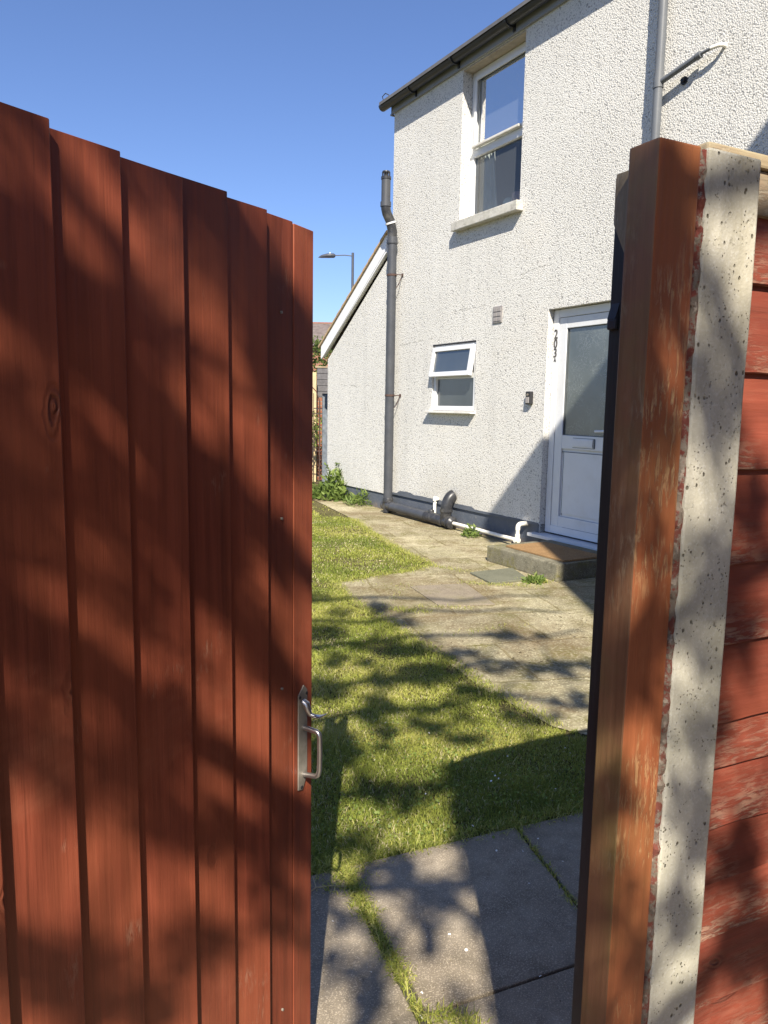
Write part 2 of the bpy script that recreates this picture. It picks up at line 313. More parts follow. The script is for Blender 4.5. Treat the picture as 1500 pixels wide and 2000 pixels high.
def tiles(name, c1, c2, rh=.30):
    n = NT(name); v = n.tc.outputs['Object']; sp = n.sep(v)
    row = n.math('FRACT', n.math('MULTIPLY', sp[1], 1/rh)); col = n.math('FRACT', n.math('MULTIPLY', sp[0], 3.2))
    f = n.noise(n.co((3.2, 3.3, 3.3)), 1.0, 3, .6)
    c = n.mix(n.ramp(f, [(.35, 0.), (.65, 1.)]), c1, c2)
    c = n.mix(n.ramp(row, [(.0, .75), (.14, 0.)]), c, tuple(x*.35 for x in c1))
    return n.fin(c, .85, n.bump(row, .8, .02), spec=.2)
M['tile'] = tiles('brown_grey_roof_tile', (.13, .105, .095), (.20, .165, .15))
M['slate'] = tiles('slate_roof_tile', (.10, .10, .11), (.15, .15, .16))

def glass(name, tint=.15, rough=.02):
    n = NT(name); t = n.t
    tr = t.nodes.new('ShaderNodeBsdfTransparent'); tr.inputs[0].default_value = (.80, .86, .92, 1)
    gl = t.nodes.new('ShaderNodeBsdfGlossy'); gl.inputs['Roughness'].default_value = rough
    fr = t.nodes.new('ShaderNodeFresnel'); fr.inputs[0].default_value = 1.5
    bm = n.bump(n.noise(n.co(), 2.2, 2, .5), .25, .004); t.links.new(bm, gl.inputs['Normal'])
    mx = t.nodes.new('ShaderNodeMixShader'); f = n.math('ADD', fr.outputs[0], tint)
    t.links.new(f, mx.inputs[0]); t.links.new(tr.outputs[0], mx.inputs[1]); t.links.new(gl.outputs[0], mx.inputs[2])
    df = t.nodes.new('ShaderNodeBsdfDiffuse'); df.inputs[0].default_value = (.42, .46, .50, 1); m2 = t.nodes.new('ShaderNodeMixShader'); m2.inputs[0].default_value = .13
    t.links.new(mx.outputs[0], m2.inputs[1]); t.links.new(df.outputs[0], m2.inputs[2]); t.links.new(m2.outputs[0], n.out.inputs[0]); t.nodes.remove(n.b)
    return n.m
M['glass'] = glass('window_glass', .03)
def frosted(name, c0, c1, etched=True):
    n = NT(name); v = n.co()
    f = n.noise(v, 1.6, 3, .5)
    c = n.mix(n.ramp(f, [(.35, 0.), (.65, 1.)]), c0, c1)
    h = n.noise(v, 90, 3, .6)
    if etched:
        e = n.voro(n.co((1, 1, 1), loc=(.2, .1, .7)), 15, 'DISTANCE_TO_EDGE'); msk = n.ramp(n.noise(v, 3.4, 2, .5), [(.44, 0.), (.54, 1.)])
        wv = n.noise(v, 11, 4, .6, 2.2); ln = n.ramp(n.math('ABSOLUTE', n.math('SUBTRACT', wv, .5)), [(.0, 1.), (.018, 0.)])
        c = n.mix(n.math('MULTIPLY', n.math('MULTIPLY', ln, msk), .55), c, (.36, .38, .37))
        h = n.mix(.3, h, ln)
    bn = n.bump(h, .35, .0015); n.fin(c, .5, bn, spec=.3)
    gl = n.t.nodes.new('ShaderNodeBsdfGlossy'); gl.inputs['Roughness'].default_value = .22; n.t.links.new(bn, gl.inputs['Normal'])
    mx = n.t.nodes.new('ShaderNodeMixShader'); mx.inputs[0].default_value = .20
    n.t.links.new(n.b.outputs[0], mx.inputs[1]); n.t.links.new(gl.outputs[0], mx.inputs[2]); n.t.links.new(mx.outputs[0], n.out.inputs[0]); return n.m
M['frost_door'] = frosted('obscured_door_glass', (.06, .07, .063), (.13, .145, .13))
M['frost_small'] = frosted('obscured_bathroom_glass', (.035, .045, .05), (.06, .07, .072), False)
M['curtain'] = simple('cream_curtain_cloth', (.62, .60, .50), .9, .08, 10, .002)

# ------------------------------------------------------------------ mesh helpers
class MB:
    def __init__(s): s.bm = bmesh.new()
    def box(s, lo, hi, bev=0.0, jit=0.0):
        r = bmesh.ops.create_cube(s.bm, size=1.0)['verts']
        for v in r:
            for k in range(3): v.co[k] = lo[k] + (v.co[k]+.5)*(hi[k]-lo[k])
        if bev > 0:
            es = list({e for v in r for e in v.link_edges})
            bmesh.ops.bevel(s.bm, geom=es, offset=bev, segments=2, affect='EDGES', profile=.6)
        return s
    def quad(s, pts): s.bm.faces.new([s.bm.verts.new(p) for p in pts]); return s
    def prism(s, poly, axis, a, b):
        """extrude 2D polygon along axis; poly coords are the other two axes in order"""
        oth = [k for k in range(3) if k != axis]
        def mk(t):
            o = []
            for p in poly:
                c = [0, 0, 0]; c[axis] = t; c[oth[0]] = p[0]; c[oth[1]] = p[1]; o.append(s.bm.verts.new(c))
            return o
        A, B = mk(a), mk(b); n = len(poly)
        s.bm.faces.new(A); s.bm.faces.new(B[::-1])
        for i in range(n): s.bm.faces.new((A[i], B[i], B[(i+1) % n], A[(i+1) % n]))
        return s
    def tube(s, path, r, seg=20, caps=True):
        path = [Vector(p) for p in path]; n = len(path)
        rr = r if isinstance(r, (list, tuple)) else [r]*n
        rings = []; ref = None
        for i, p in enumerate(path):
            d = (path[min(i+1, n-1)] - path[max(i-1, 0)]).normalized()
            if ref is None: ref = Vector((0, 0, 1)) if abs(d.z) < .9 else Vector((1, 0, 0))
            u = (ref - d*ref.dot(d)).normalized(); ref = u; v = d.cross(u)
            rings.append([s.bm.verts.new(p + (u*math.cos(2*math.pi*k/seg) + v*math.sin(2*math.pi*k/seg))*rr[i]) for k in range(seg)])
        for a, b in zip(rings, rings[1:]):
            for k in range(seg): s.bm.faces.new((a[k], a[(k+1) % seg], b[(k+1) % seg], b[k]))
        if caps: s.bm.faces.new(rings[0][::-1]); s.bm.faces.new(rings[-1])
        return s
    def done(s, name, mat, parent=None, loc=(0, 0, 0), rot=(0, 0, 0), smooth=False, bevel=0.0):
        bmesh.ops.recalc_face_normals(s.bm, faces=s.bm.faces)
        me = bpy.data.meshes.new(name); s.bm.to_mesh(me); s.bm.free()
        return mkobj(name, me, mat, parent, loc, rot, smooth, bevel)
def mkobj(name, me, mat, parent=None, loc=(0, 0, 0), rot=(0, 0, 0), smooth=False, bevel=0.0):
    if mat is not None and len(me.materials) == 0: me.materials.append(M[mat] if isinstance(mat, str) else mat)
    if smooth:
        me.polygons.foreach_set('use_smooth', [True]*len(me.polygons))
    o = bpy.data.objects.new(name, me); sc.collection.objects.link(o)
    o.location = loc; o.rotation_euler = rot
    if parent is not None: o.parent = parent
    if smooth:
        md = o.modifiers.new('edge', 'EDGE_SPLIT'); md.split_angle = R(42)
    if bevel:
        md = o.modifiers.new('bevel', 'BEVEL'); md.width = bevel; md.segments = 2; md.limit_method = 'ANGLE'
    return o
def tag(o, label=None, cat=None, group=None, kind=None):
    for k, v in (('label', label), ('category', cat), ('group', group), ('kind', kind)):
        if v: o[k] = v
    return o
def thing(name, label, cat, loc=(0, 0, 0), rz=0.0, group=None):
    o = bpy.data.objects.new(name, None); sc.collection.objects.link(o); o.empty_display_size = .1
    o.location = loc; o.rotation_euler = (0, 0, rz); return tag(o, label, cat, group)
def arc(c, u, v, r, a0, a1, n=10):
    c, u, v = Vector(c), Vector(u), Vector(v)
    return [c + u*(r*math.cos(R(a0+(a1-a0)*i/n))) + v*(r*math.sin(R(a0+(a1-a0)*i/n))) for i in range(n+1)]

# frames -------------------------------------------------------------
HA = math.atan2(-.87461971, .48480962)                 # house facade: local x along the wall to the right, y into the house
HM = Matrix.Translation((.05, 9.95, 0)) @ Matrix.Rotation(HA, 4, 'Z')
def hw(x, y, z=0): return HM @ Vector((x, y, z))       # facade coords -> world
def hthing(name, label, cat, x, y, z, group=None): return thing(name, label, cat, hw(x, y, z), HA, group)

# ------------------------------------------------------------------ structure: ground
def sheet(name, poly, z, mat, kind='structure', thick=0.0, parent=None):
    b = bmesh.new(); vs = [b.verts.new((p[0], p[1], z)) for p in poly]; b.faces.new(vs)
    bmesh.ops.triangulate(b, faces=b.faces[:]); bmesh.ops.recalc_face_normals(b, faces=b.faces)
    for f in b.faces:
        if f.normal.z < 0: f.normal_flip()
    me = bpy.data.meshes.new(name); b.to_mesh(me); b.free()
    o = mkobj(name, me, mat, parent); o['kind'] = kind; return o
sheet('ground', [(-600, -600), (600, -600), (600, 1200), (-600, 1200)], -.012, 'soil')
sheet('lawn', [(-8, -.5), (6, 5), (6, 12.6), (-8, 13.0)], -.004, 'soil')
PAVE = [(-1.10, 11.2), (-.80, 10.4), (-.37, 9.13), (-.16, 8.2), (.1, 7.31), (.40, 6.49), (.22, 6.23), (-.11, 6.01), (-.38, 5.76), (-.30, 5.45),
        (-.2, 5.15), (.06, 4.64), (.16, 4.35), (.34, 4.0), (.49, 3.58), (.62, 3.36), (.74, 3.14), (.95, 3.00), (1.6, 3.0), (5.2, 4.6), (5.0, 6.0), (3.6, 3.9), (-.83, 11.9)]
PAVE = [p for p in PAVE if p not in ((5.0, 6.0), (3.6, 3.9), (-.83, 11.9))] + [(4.0, 3.0)] 
w1, w2 = hw(8.4, .02), hw(-2.0, .02)
PAVE_POLY = PAVE[:18] + [(1.3, 2.9), (2.4, 3.0), (w1.x, w1.y), (w2.x, w2.y)]
sheet('paving', PAVE_POLY, .004, 'paving')
# path slabs along the fence: dark bed, then each slab
FA = R(27.0); FX = Vector((math.cos(FA), math.sin(FA), 0)); FY = Vector((-math.sin(FA), math.cos(FA), 0)); FO = Vector((.295, .888, 0))
def fw(x, y, z=0): return FO + FX*x + FY*y + Vector((0, 0, z))
GA = math.atan2(.378, .877); gx = Vector((math.cos(GA), math.sin(GA), 0)); gy = Vector((-math.sin(GA), math.cos(GA), 0)); G0 = Vector((.035, 2.155, 0))
def gwp(x, y): return G0 + gx*x + gy*y
sheet('path_bed', [tuple(gwp(*q)[:2]) for q in ((-2.5, -3.2), (4, -3.2), (4, 0.0), (-2.5, 0.0))], .002, 'mortar')
cols = [(-2.32, -1.77), (-1.755, -1.205), (-1.19, -.69), (-.675, -.165), (-.140, .392), (.404, 1.0), (1.015, 1.6)]
for ci, (a, b_) in enumerate(cols):
    y1 = -.012; k = 0
    while y1 > -3.1:
        L = [.62, .61, .62, .6, .6, .6][min(k, 5)] if ci != 4 else [.588, .60, .6, .6, .6, .6][min(k, 5)]
        g_ = .008; mb = MB(); j = [random.uniform(-.004, .004) for _ in range(4)]
        mb.box((a, y1-L+g_, -.03), (b_, y1, .013+random.uniform(-.003, .003)), bev=.004)
        for v in mb.bm.verts:
            yy = v.co.y
            if ci == 3 and v.co.x > b_-.01: v.co.x += .052*yy
            if ci == 4 and v.co.x < a+.01: v.co.x += .052*yy
            if ci == 4 and v.co.x > b_-.01: v.co.x += .045+.16*yy
            if ci == 5 and v.co.x < a+.01: v.co.x += .045+.16*yy
        o = mb.done('path_slab', 'slab', None, G0, (random.uniform(-.004, .004), random.uniform(-.004, .004), GA+random.uniform(-.006, .006)))
        lab = 'grey concrete path slab just inside the gateway'
        o['kind'] = 'structure'
        y1 -= L; k += 1
sheet('pavement', [(-30, 14.3), (12, 22), (12, 40), (-30, 40)], -.003, 'roadside')

# ------------------------------------------------------------------ house
house = thing('house', 'white pebbledashed two storey house with lean-to, grey plinth and black gutter', 'house', hw(0, 0, 0), HA)
EAVE = 4.90
def wall_grid(x0, x1, z0, z1, holes, depth=.13, y=0.0):
    """wall face on y with openings and their reveals"""
    b = MB(); xs = sorted({x0, x1, *[h[0] for h in holes], *[h[1] for h in holes]}); zs = sorted({z0, z1, *[h[2] for h in holes], *[h[3] for h in holes]})
    zs = [z for z in zs if z >= z0]
    for xa, xb in zip(xs, xs[1:]):
        for za, zb in zip(zs, zs[1:]):
            cx, cz = (xa+xb)/2, (za+zb)/2
            if any(h[0] < cx < h[1] and h[2] < cz < h[3] for h in holes): continue
            b.quad([(xa, y, za), (xb, y, za), (xb, y, zb), (xa, y, zb)])
    for h in holes:
        a, c, d, e = h[:4]; q = h[4] if len(h) > 4 else depth
        b.quad([(a, y, d), (a, y+q, d), (a, y+q, e), (a, y, e)]); b.quad([(c, y, d), (c, y, e), (c, y+q, e), (c, y+q, d)])
        b.quad([(a, y, e), (a, y+q, e), (c, y+q, e), (c, y, e)])
        if len(h) <= 5 or h[5]: b.quad([(a, y, d), (c, y, d), (c, y+q, d), (a, y+q, d)])
    return b
UW = (1.468, 2.500, 3.345, 4.885); SW = (1.003, 1.856, 1.315, 2.056); DR = (2.990, 3.93, .15, 2.272)
holes = [(*UW, .16), (*SW, .14), (*DR, .14, False)]
wb = wall_grid(0, 8.4, .25, EAVE+.12, holes)
# side, back walls
wb.quad([(0, 0, .25), (0, 0, EAVE+.12), (0, 7.5, EAVE+.12), (0, 7.5, .25)])
wb.quad([(0, 0, EAVE+.12), (0, 3.75, EAVE+2.4), (0, 7.5, EAVE+.12)])
wb.quad([(8.4, 0, .0), (8.4, 7.5, .0), (8.4, 7.5, EAVE+.12), (8.4, 0, EAVE+.12)])
wb.quad([(8.4, 0, EAVE+.12), (8.4, 7.5, EAVE+.12), (8.4, 3.75, EAVE+2.4)])
wb.quad([(0, 7.5, 0), (0, 7.5, EAVE+.12), (8.4, 7.5, EAVE+.12), (8.4, 7.5, 0)])
wb.quad([(0, 0, .25), (DR[0], 0, .25), (DR[0], .02, .25), (0, .02, .25)])
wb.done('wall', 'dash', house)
# lean-to end wall, coplanar with the main wall
LZ0, LZ1 = 2.03, 3.27
lw = MB(); lw.quad([(-1.90, 0, .22), (0, 0, .22), (0, 0, LZ1), (-1.90, 0, LZ0)])
lw.quad([(-1.90, 0, .22), (-1.90, 0, LZ0), (-1.90, 4, LZ0), (-1.90, 4, .22)])
lw.done('lean_to_wall', 'dash', house)
pl = MB(); pl.quad([(-1.885, .016, -.02), (DR[0]+.0, .016, -.02), (DR[0]+.0, .016, .26), (-1.885, .016, .26)])
pl.quad([(-1.885, .016, -.02), (-1.885, .016, .26), (-1.885, 4, .26), (-1.885, 4, -.02)])
pl.quad([(DR[1], .016, -.02), (8.39, .016, -.02), (8.39, .016, .26), (DR[1], .016, .26)])
pl.quad([(DR[0], .02, -.02), (DR[1], .02, -.02), (DR[1], .02, .145), (DR[0], .02, .145)])
pl.quad([(DR[0], .016, -.02), (DR[0], .12, -.02), (DR[0], .12, .25), (DR[0], .016, .25)])
pl.quad([(0, .016, -.02), (0, .016, .26), (0, 7.4, .26), (0, 7.4, -.02)])
pv = [(x, .285 if .25 < x < 1.9 else .262) for x in np.linspace(.02, DR[0]-.01, 60)]
pv = [(x, z+.006*noise.noise(Vector((x*14, 1, 0)))+.004*noise.noise(Vector((x*40, 5, 0)))+(.016 if .3 < x < .62 else 0)) for x, z in pv]
for (xa, za), (xb, zb) in zip(pv, pv[1:]): pl.quad([(xa, -.002, .235), (xb, -.002, .235), (xb, -.002, zb), (xa, -.002, za)])
pl.quad([(.02, -.002, .235), (DR[0]-.01, -.002, .235), (DR[0]-.01, .0155, .235), (.02, .0155, .235)])
pl.done('plinth', 'plinth', house)
# barge board, roof edge and roof of the lean-to
bb = MB(); bb.prism([(-2.03, 2.04), (-2.03, 2.235), (-.06, 3.475), (-.06, 3.30), (-1.96, 2.075)], 1, -.055, -.032)
bb.done('bargeboard', 'bargeboard', house, bevel=.002)
sf = MB(); sf.prism([(-1.985, 2.063), (-.062, 3.268), (-.062, 3.296), (-1.98, 2.086)], 1, -.050, -.001); sf.done('verge_soffit', 'bargeboard', house)
lr = MB(); m_ = (3.475-2.235)/(1.97); th = .03
lr.prism([(-2.10, 2.200), (-2.10, 2.23), (-.02, 3.542), (-.02, 3.512)], 1, -.02, 4.1)
lro = lr.done('lean_to_roof', 'tile', house)
vt = MB()
for i in range(13):
    x = -2.08+i*.158; z = 2.245+(i*.158)*m_
    vt.prism([(x, z-.040), (x-.004, z-.006), (x+.166, z-.004+.166*m_-.012), (x+.166, z+.166*m_-.040)], 1, -.078, -.0201)
vt.done('verge_tile', 'timber_trim', house)
# main roof, fascia, gutter
rf = MB(); rf.prism([(-.17, EAVE+.085), (-.17, EAVE+.12), (3.75, EAVE+2.50), (7.67, EAVE+.12), (7.67, EAVE+.085), (3.75, EAVE+2.46)], 0, -.09, 8.5)
rfo = rf.done('roof', 'slate', house)
fa = MB(); fa.box((-.03, -.03, EAVE-.005), (8.42, -.002, EAVE+.13)); fa.done('fascia', 'fascia', house)
ve = MB(); ve.box((-.055, -.03, EAVE-.02), (-.032, 3.7, EAVE+.0)); ve.prism([(-.03, EAVE-.02), (-.03, EAVE+.12), (3.75, EAVE+2.44), (3.75, EAVE+2.25)], 0, -.032, -.008)
ve.done('verge_board', 'fascia', house)
gt = MB()                                             # half-round gutter
gc = (-.095, EAVE+.10); gr = .058
prof = [(gc[0]+gr*math.cos(R(a)), gc[1]+gr*math.sin(R(a))) for a in range(180, 361, 15)]
prof += [(gc[0]+(gr-.006)*math.cos(R(a)), gc[1]+(gr-.006)*math.sin(R(a))) for a in range(360, 179, -15)]
gt.prism(prof, 0, -.13, 8.5)
gt.prism([(gc[0]+gr*math.cos(R(a)), gc[1]+gr*math.sin(R(a))) for a in range(180, 361, 15)], 0, -.134, -.13)
gutter = gt.done('gutter', 'gutter', house, smooth=True)
for x in (.55, 1.42, 2.35, 3.3, 4.3, 5.3, 6.3):
    gb = MB(); p2 = [(gc[0]+(gr+.012)*math.cos(R(a)), gc[1]+(gr+.012)*math.sin(R(a))) for a in range(170, 371, 20)] + [(gc[0]+(gr+.001)*math.cos(R(a)), gc[1]+(gr+.001)*math.sin(R(a))) for a in range(370, 169, -20)]
    gb.prism(p2, 0, x, x+.03); gb.box((x, -.045, EAVE+.005), (x+.03, -.031, EAVE+.12))
    gb.done('gutter_bracket', 'gutter', gutter)
gl_ = MB(); gl_.tube([(-.10, -.10, EAVE+.15), (-.10, -.12, EAVE+.20), (-.06, -.10, EAVE+.23), (-.01, -.08, EAVE+.20), (.0, -.07, EAVE+.16)], .006, 8)
gl_.done('cable_loop', 'blackmetal', house, smooth=True)

# ---- upper window
uw = hthing('x', '', '', 0, 0, 0); bpy.data.objects.remove(uw)
def frame_mb(x0, x1, z0, z1, y0, y1, wd, wb_=None):
    b = MB(); wb2 = wb_ or wd
    b.box((x0, y0, z0), (x0+wd, y1, z1), .004); b.box((x1-wd, y0, z0), (x1, y1, z1), .004)
    b.box((x0+wd, y0+.001, z0), (x1-wd, y1-.001, z0+wb2), .004); b.box((x0+wd, y0+.001, z1-wd), (x1-wd, y1-.001, z1), .004)
    return b
win = frame_mb(UW[0]+.004, UW[1]-.004, UW[2]+.0, UW[3]-.016, .125, .19, .058).done('window', 'pvc', house)
win['label'] = 'upper window with two lights'
tm = MB(); tm.box((UW[0]+.062, .12, 4.005), (UW[1]-.062, .185, 4.085), .006); tm.done('transom', 'pvc', win)
ts = frame_mb(UW[0]+.063, UW[1]-.063, 4.087, UW[3]-.076, .108, .124, .038).done('opening_sash', 'pvc', win)
lg = MB(); lg.box((UW[0]+.085, .072, 4.088), (UW[1]-.16, .107, 4.112), .004); lg.done('drip_ledge', 'pvc_old', win)
g1 = MB(); g1.quad([(UW[0]+.1, .15, 4.12), (UW[1]-.1, .15, 4.12), (UW[1]-.1, .15, UW[3]-.112), (UW[0]+.1, .15, UW[3]-.112)]); g1.done('pane', 'glass', win)
g1 = MB(); g1.quad([(UW[0]+.062, .155, UW[2]+.058), (UW[1]-.062, .155, UW[2]+.058), (UW[1]-.062, .155, 4.006), (UW[0]+.062, .155, 4.006)]); g1.done('pane', 'glass', win)
hb = MB(); hb.box((UW[0]+.003, .004, UW[3]-.014), (UW[1]-.003, .155, UW[3]-.003)); hb.done('lintel_board', 'headboard', house)
us = MB(); us.box((UW[0]-.035, -.085, UW[2]-.105), (UW[1]+.06, -.001, UW[2]-.012), .008); us.box((UW[0]+.002, .0, UW[2]-.07), (UW[1]-.002, .14, UW[2]-.006))
us.done('window_sill', 'sill', house)
rm = MB(); rm.quad([(UW[0]-.6, 2.6, 2.7), (UW[1]+.6, 2.6, 2.7), (UW[1]+.6, 2.6, 5.0), (UW[0]-.6, 2.6, 5.0)])
rm.quad([(UW[0]-.6, .2, 2.7), (UW[0]-.6, 2.6, 2.7), (UW[0]-.6, 2.6, 5.0), (UW[0]-.6, .2, 5.0)]); rm.quad([(UW[1]+.6, .2, 2.7), (UW[1]+.6, .2, 5.0), (UW[1]+.6, 2.6, 5.0), (UW[1]+.6, 2.6, 2.7)])
rm.quad([(UW[0]-.6, .2, 2.7), (UW[1]+.6, .2, 2.7), (UW[1]+.6, 2.6, 2.7), (UW[0]-.6, 2.6, 2.7)]); rm.quad([(UW[0]-.6, .2, 4.98), (UW[0]-.6, 2.6, 4.98), (UW[1]+.6, 2.6, 4.98), (UW[1]+.6, .2, 4.98)])
rm.quad([(UW[0]-.6, .2, 2.7), (UW[0]-.6, .2, 5.0), (UW[0]-.0, .2, 5.0), (UW[0]-.0, .2, 2.7)]); rm.quad([(UW[1], .2, 2.7), (UW[1], .2, 5.0), (UW[1]+.6, .2, 5.0), (UW[1]+.6, .2, 2.7)])
rm.quad([(UW[0], .2, 2.7), (UW[0], .2, 3.33), (UW[1], .2, 3.33), (UW[1], .2, 2.7)]); rm.quad([(UW[0], .2, 4.76), (UW[0], .2, 5.0), (UW[1], .2, 5.0), (UW[1], .2, 4.76)])
rm.done('bedroom_interior', 'room', house)
bl = MB(); bl.box((UW[0]+.30, .235, 4.20), (UW[1]-.02, .240, 4.75)); bl.box((UW[0]+.30, .230, 4.185), (UW[1]-.02, .246, 4.20))
blo = bl.done('roller_blind', 'blind', None, hw(0, 0, 0), (0, 0, HA)); tag(blo, 'grey-blue roller blind half down behind the upper window', 'blind')
cu = bmesh.new(); prev = None
for i in range(41):
    t = i/40; x = UW[0]+.02+t*.37; y = .232+.024*math.sin(t*31)
    z0 = UW[2]+.03
    a = [cu.verts.new((x*1.0 + (0 if z > 4 else 0) - (t*.09)*abs(math.sin((z-3.35)*2.2)), y + .01*math.sin(z*5+t*9), z)) for z in np.linspace(z0, 4.72, 16)]
    if prev:
        for p, q, r_, s_ in zip(prev, prev[1:], a[1:], a): cu.faces.new((p, q, r_, s_))
    prev = a
me = bpy.data.meshes.new('curtain'); cu.to_mesh(me); cu.free()
tag(mkobj('curtain', me, 'curtain', None, hw(0, 0, 0), (0, 0, HA), smooth=True), 'cream curtain gathered at the left side of the upper window', 'curtain')
cb_ = MB(); cb_.box((-.10, -.03, 0), (.10, .03, .15), .003)
tag(cb_.done('card_box', 'card', None, hw(UW[1]-.26, .22, UW[2]+.03), (0, 0, HA+.15)), 'small pinkish card box standing inside the upper window', 'box')
cb_ = MB(); cb_.tube([(0, 0, 0), (0, 0, .02), (0, 0, .09), (0, 0, .12)], [.06, .075, .07, .05], 16)
tag(cb_.done('vase', 'ceramic', None, hw(UW[1]-.46, .235, UW[2]+.03), (0, 0, 0), smooth=True), 'pale green pot beside the card box inside the upper window', 'pot')

# ---- small window
sw = frame_mb(SW[0]+.004, SW[1]-.004, SW[2]+.004, SW[3]-.004, .018, .075, .052).done('window', 'pvc', house)
sw['label'] = 'small ground floor window with its top light open'
b = MB(); b.box((SW[0]+.056, .020, 1.675), (SW[1]-.056, .072, 1.725), .004); b.done('transom', 'pvc', sw)
b = MB(); b.quad([(SW[0]+.056, .045, SW[2]+.056), (SW[1]-.056, .045, SW[2]+.056), (SW[1]-.056, .045, 1.676), (SW[0]+.056, .045, 1.676)]); b.done('pane', 'frost_small', sw)
b = frame_mb(SW[0]+.056, SW[1]-.056, 1.726, SW[3]-.056, .045, .07, .012); b.done('vent_rebate', 'pvc', sw)
# open vent: hinged at top, bottom swings out
vh = .335; ang = R(-9)
vs = frame_mb(0, SW[1]-SW[0]-.05, -vh, 0, -.022, .022, .050).done('opening_sash', 'pvc', sw, (SW[0]+.025, .004, SW[3]-.026), (ang, 0, 0))
b = MB(); b.quad([(.05, 0, -vh+.05), (SW[1]-SW[0]-.10, 0, -vh+.05), (SW[1]-SW[0]-.10, 0, -.05), (.05, 0, -.05)]); b.done('pane', 'frost_small', vs)
b = MB(); b.box((SW[0]-.055, -.075, SW[2]-.024), (SW[1]+.03, .016, SW[2]-.003), .003); b.done('window_sill', 'pvc_old', house)
b = MB(); b.box((SW[0]+.002, -.004, SW[3]-.001), (SW[1]-.002, .02, SW[3]+.012)); b.done('window_head_strip', 'blackmetal', house)
b = MB()
b.quad([(SW[0], .145, SW[2]), (SW[1], .145, SW[2]), (SW[1], .145, SW[3]), (SW[0], .145, SW[3])]); b.done('bathroom_interior', 'room', house)

# ---- door
dr = frame_mb(DR[0]+.006, DR[1]-.006, DR[2]+.03, DR[3]-.006, .066, .132, .072).done('door_frame', 'pvc', house)
b = MB(); b.box((DR[0]-.085, -.075, DR[2]-.018), (DR[1]+.05, .10, DR[2]+.014), .004); b.done('threshold', 'pvc', house)
lx0, lx1, lz0, lz1 = DR[0]+.082, DR[1]-.082, DR[2]+.085, DR[3]-.082
door = frame_mb(lx0, lx1, lz0, lz1, .073, .125, .098, .115)
door.box((lx0+.098, .074, .99), (lx1-.098, .124, 1.115), .004)
door = door.done('door', 'pvc', house); door['label'] = 'white half glazed door'
b = MB(); b.box((lx0+.1, .092, lz0+.117), (lx1-.1, .11, .988)); b.box((lx0+.125, .084, lz0+.145), (lx1-.125, .0925, .962), .004); b.done('lower_panel', 'pvc', door)
b = MB(); b.quad([(lx0+.098, .095, 1.115), (lx1-.098, .095, 1.115), (lx1-.098, .095, lz1-.098), (lx0+.098, .095, lz1-.098)]); b.done('glass_panel', 'frost_door', door)
b = MB(); cx = (lx0+lx1)/2
b.box((cx-.135, .066, 1.010), (cx+.135, .0735, 1.092), .002); b.box((cx-.122, .0605, 1.020), (cx+.122, .0665, 1.082), .003); b.done('letter_flap', 'pvc', door)
M['seal_and_shadow'] = simple('grey_seal_and_shadow_line', (.09, .10, .11), .6, .1, 10)  # colour for the door gaskets and the drawn shadow line at the flap
b = MB()
for q in ((cx-.139, .0715, 1.006, cx+.139, 1.010), (cx-.139, .0715, 1.092, cx+.139, 1.0965), (cx-.139, .0715, 1.0101, cx-.135, 1.0919), (cx+.135, .0655, 1.0101, cx+.145, 1.0919)): b.box((q[0], q[1], q[2]), (q[3], .0738, q[4]))
b.done('letter_shadow_line', 'seal_and_shadow', door)  # dark strips drawn as a shadow line round the letter flap
b = MB(); gx0, gx1, gz0, gz1 = lx0+.098, lx1-.098, 1.115, lz1-.098
for q in ((gx0, gz0, gx1, gz0+.006), (gx0, gz1-.006, gx1, gz1), (gx0, gz0+.006, gx0+.006, gz1-.006), (gx1-.006, gz0+.006, gx1, gz1-.006)): b.box((q[0], .082, q[1]), (q[2], .094, q[3]))
for q in ((lx0-.0045, lz0, lx0-.0002, lz1), (lx0, lz1+.0002, lx1, lz1+.0045), (lx0+.1, .957, lx1-.1, .963), (lx0+.1205, lz0+.13, lx0+.1245, .956)): b.box((q[0], .079 if q[0] < lx0 or q[1] > lz1 else .0835, q[1]), (q[2], .0905, q[3]))
b.done('glazing_seal', 'seal_and_shadow', door)
b = MB(); b.box((cx+.125, .064, 1.012), (cx+.131, .0668, 1.09)); b.done('letter_flap_gap', 'blackmetal', door)
b = MB(); b.tube([(lx1-.05, .07, 1.17), (lx1-.05, .03, 1.17), (lx1-.07, .022, 1.17), (lx1-.20, .022, 1.165)], .011, 12); b.box((lx1-.065, .062, 1.10), (lx1-.035, .0735, 1.24), .003)
b.done('door_handle', 'pvc', door, smooth=True)
b = MB(); b.box((lx0+.16, .070, lz0+.012), (lx1-.1, .0735, lz0+.018)); b.done('weather_bar_slot', 'blackmetal', door)
b = MB(); b.quad([(DR[0], .139, 0.16), (DR[1], .139, .16), (DR[1], .139, DR[3]), (DR[0], .139, DR[3])]); b.done('hall_interior', 'room', house)
# house number
def text_mesh(ch, size, name='numeral'):
    c = bpy.data.curves.new('t', 'FONT'); c.body = ch; c.size = size; c.extrude = .003; c.align_x = 'CENTER'; c.offset = .0006
    o = bpy.data.objects.new('t', c); sc.collection.objects.link(o)
    me = bpy.data.meshes.new_from_object(o); bpy.data.objects.remove(o); me.name = name; return me
nx = DR[0]+.045
for ch, z, s in (('2', 2.008, .118), ('0', 1.922, .118), ('3', 1.836, .118), ('A', 1.796, .045)):
    me = text_mesh(ch, s); me.materials.clear()
    o = mkobj('numeral', me, 'digit', house, (nx, .064, z), (R(90), 0, 0)); o.scale = (.86, 1, 1)

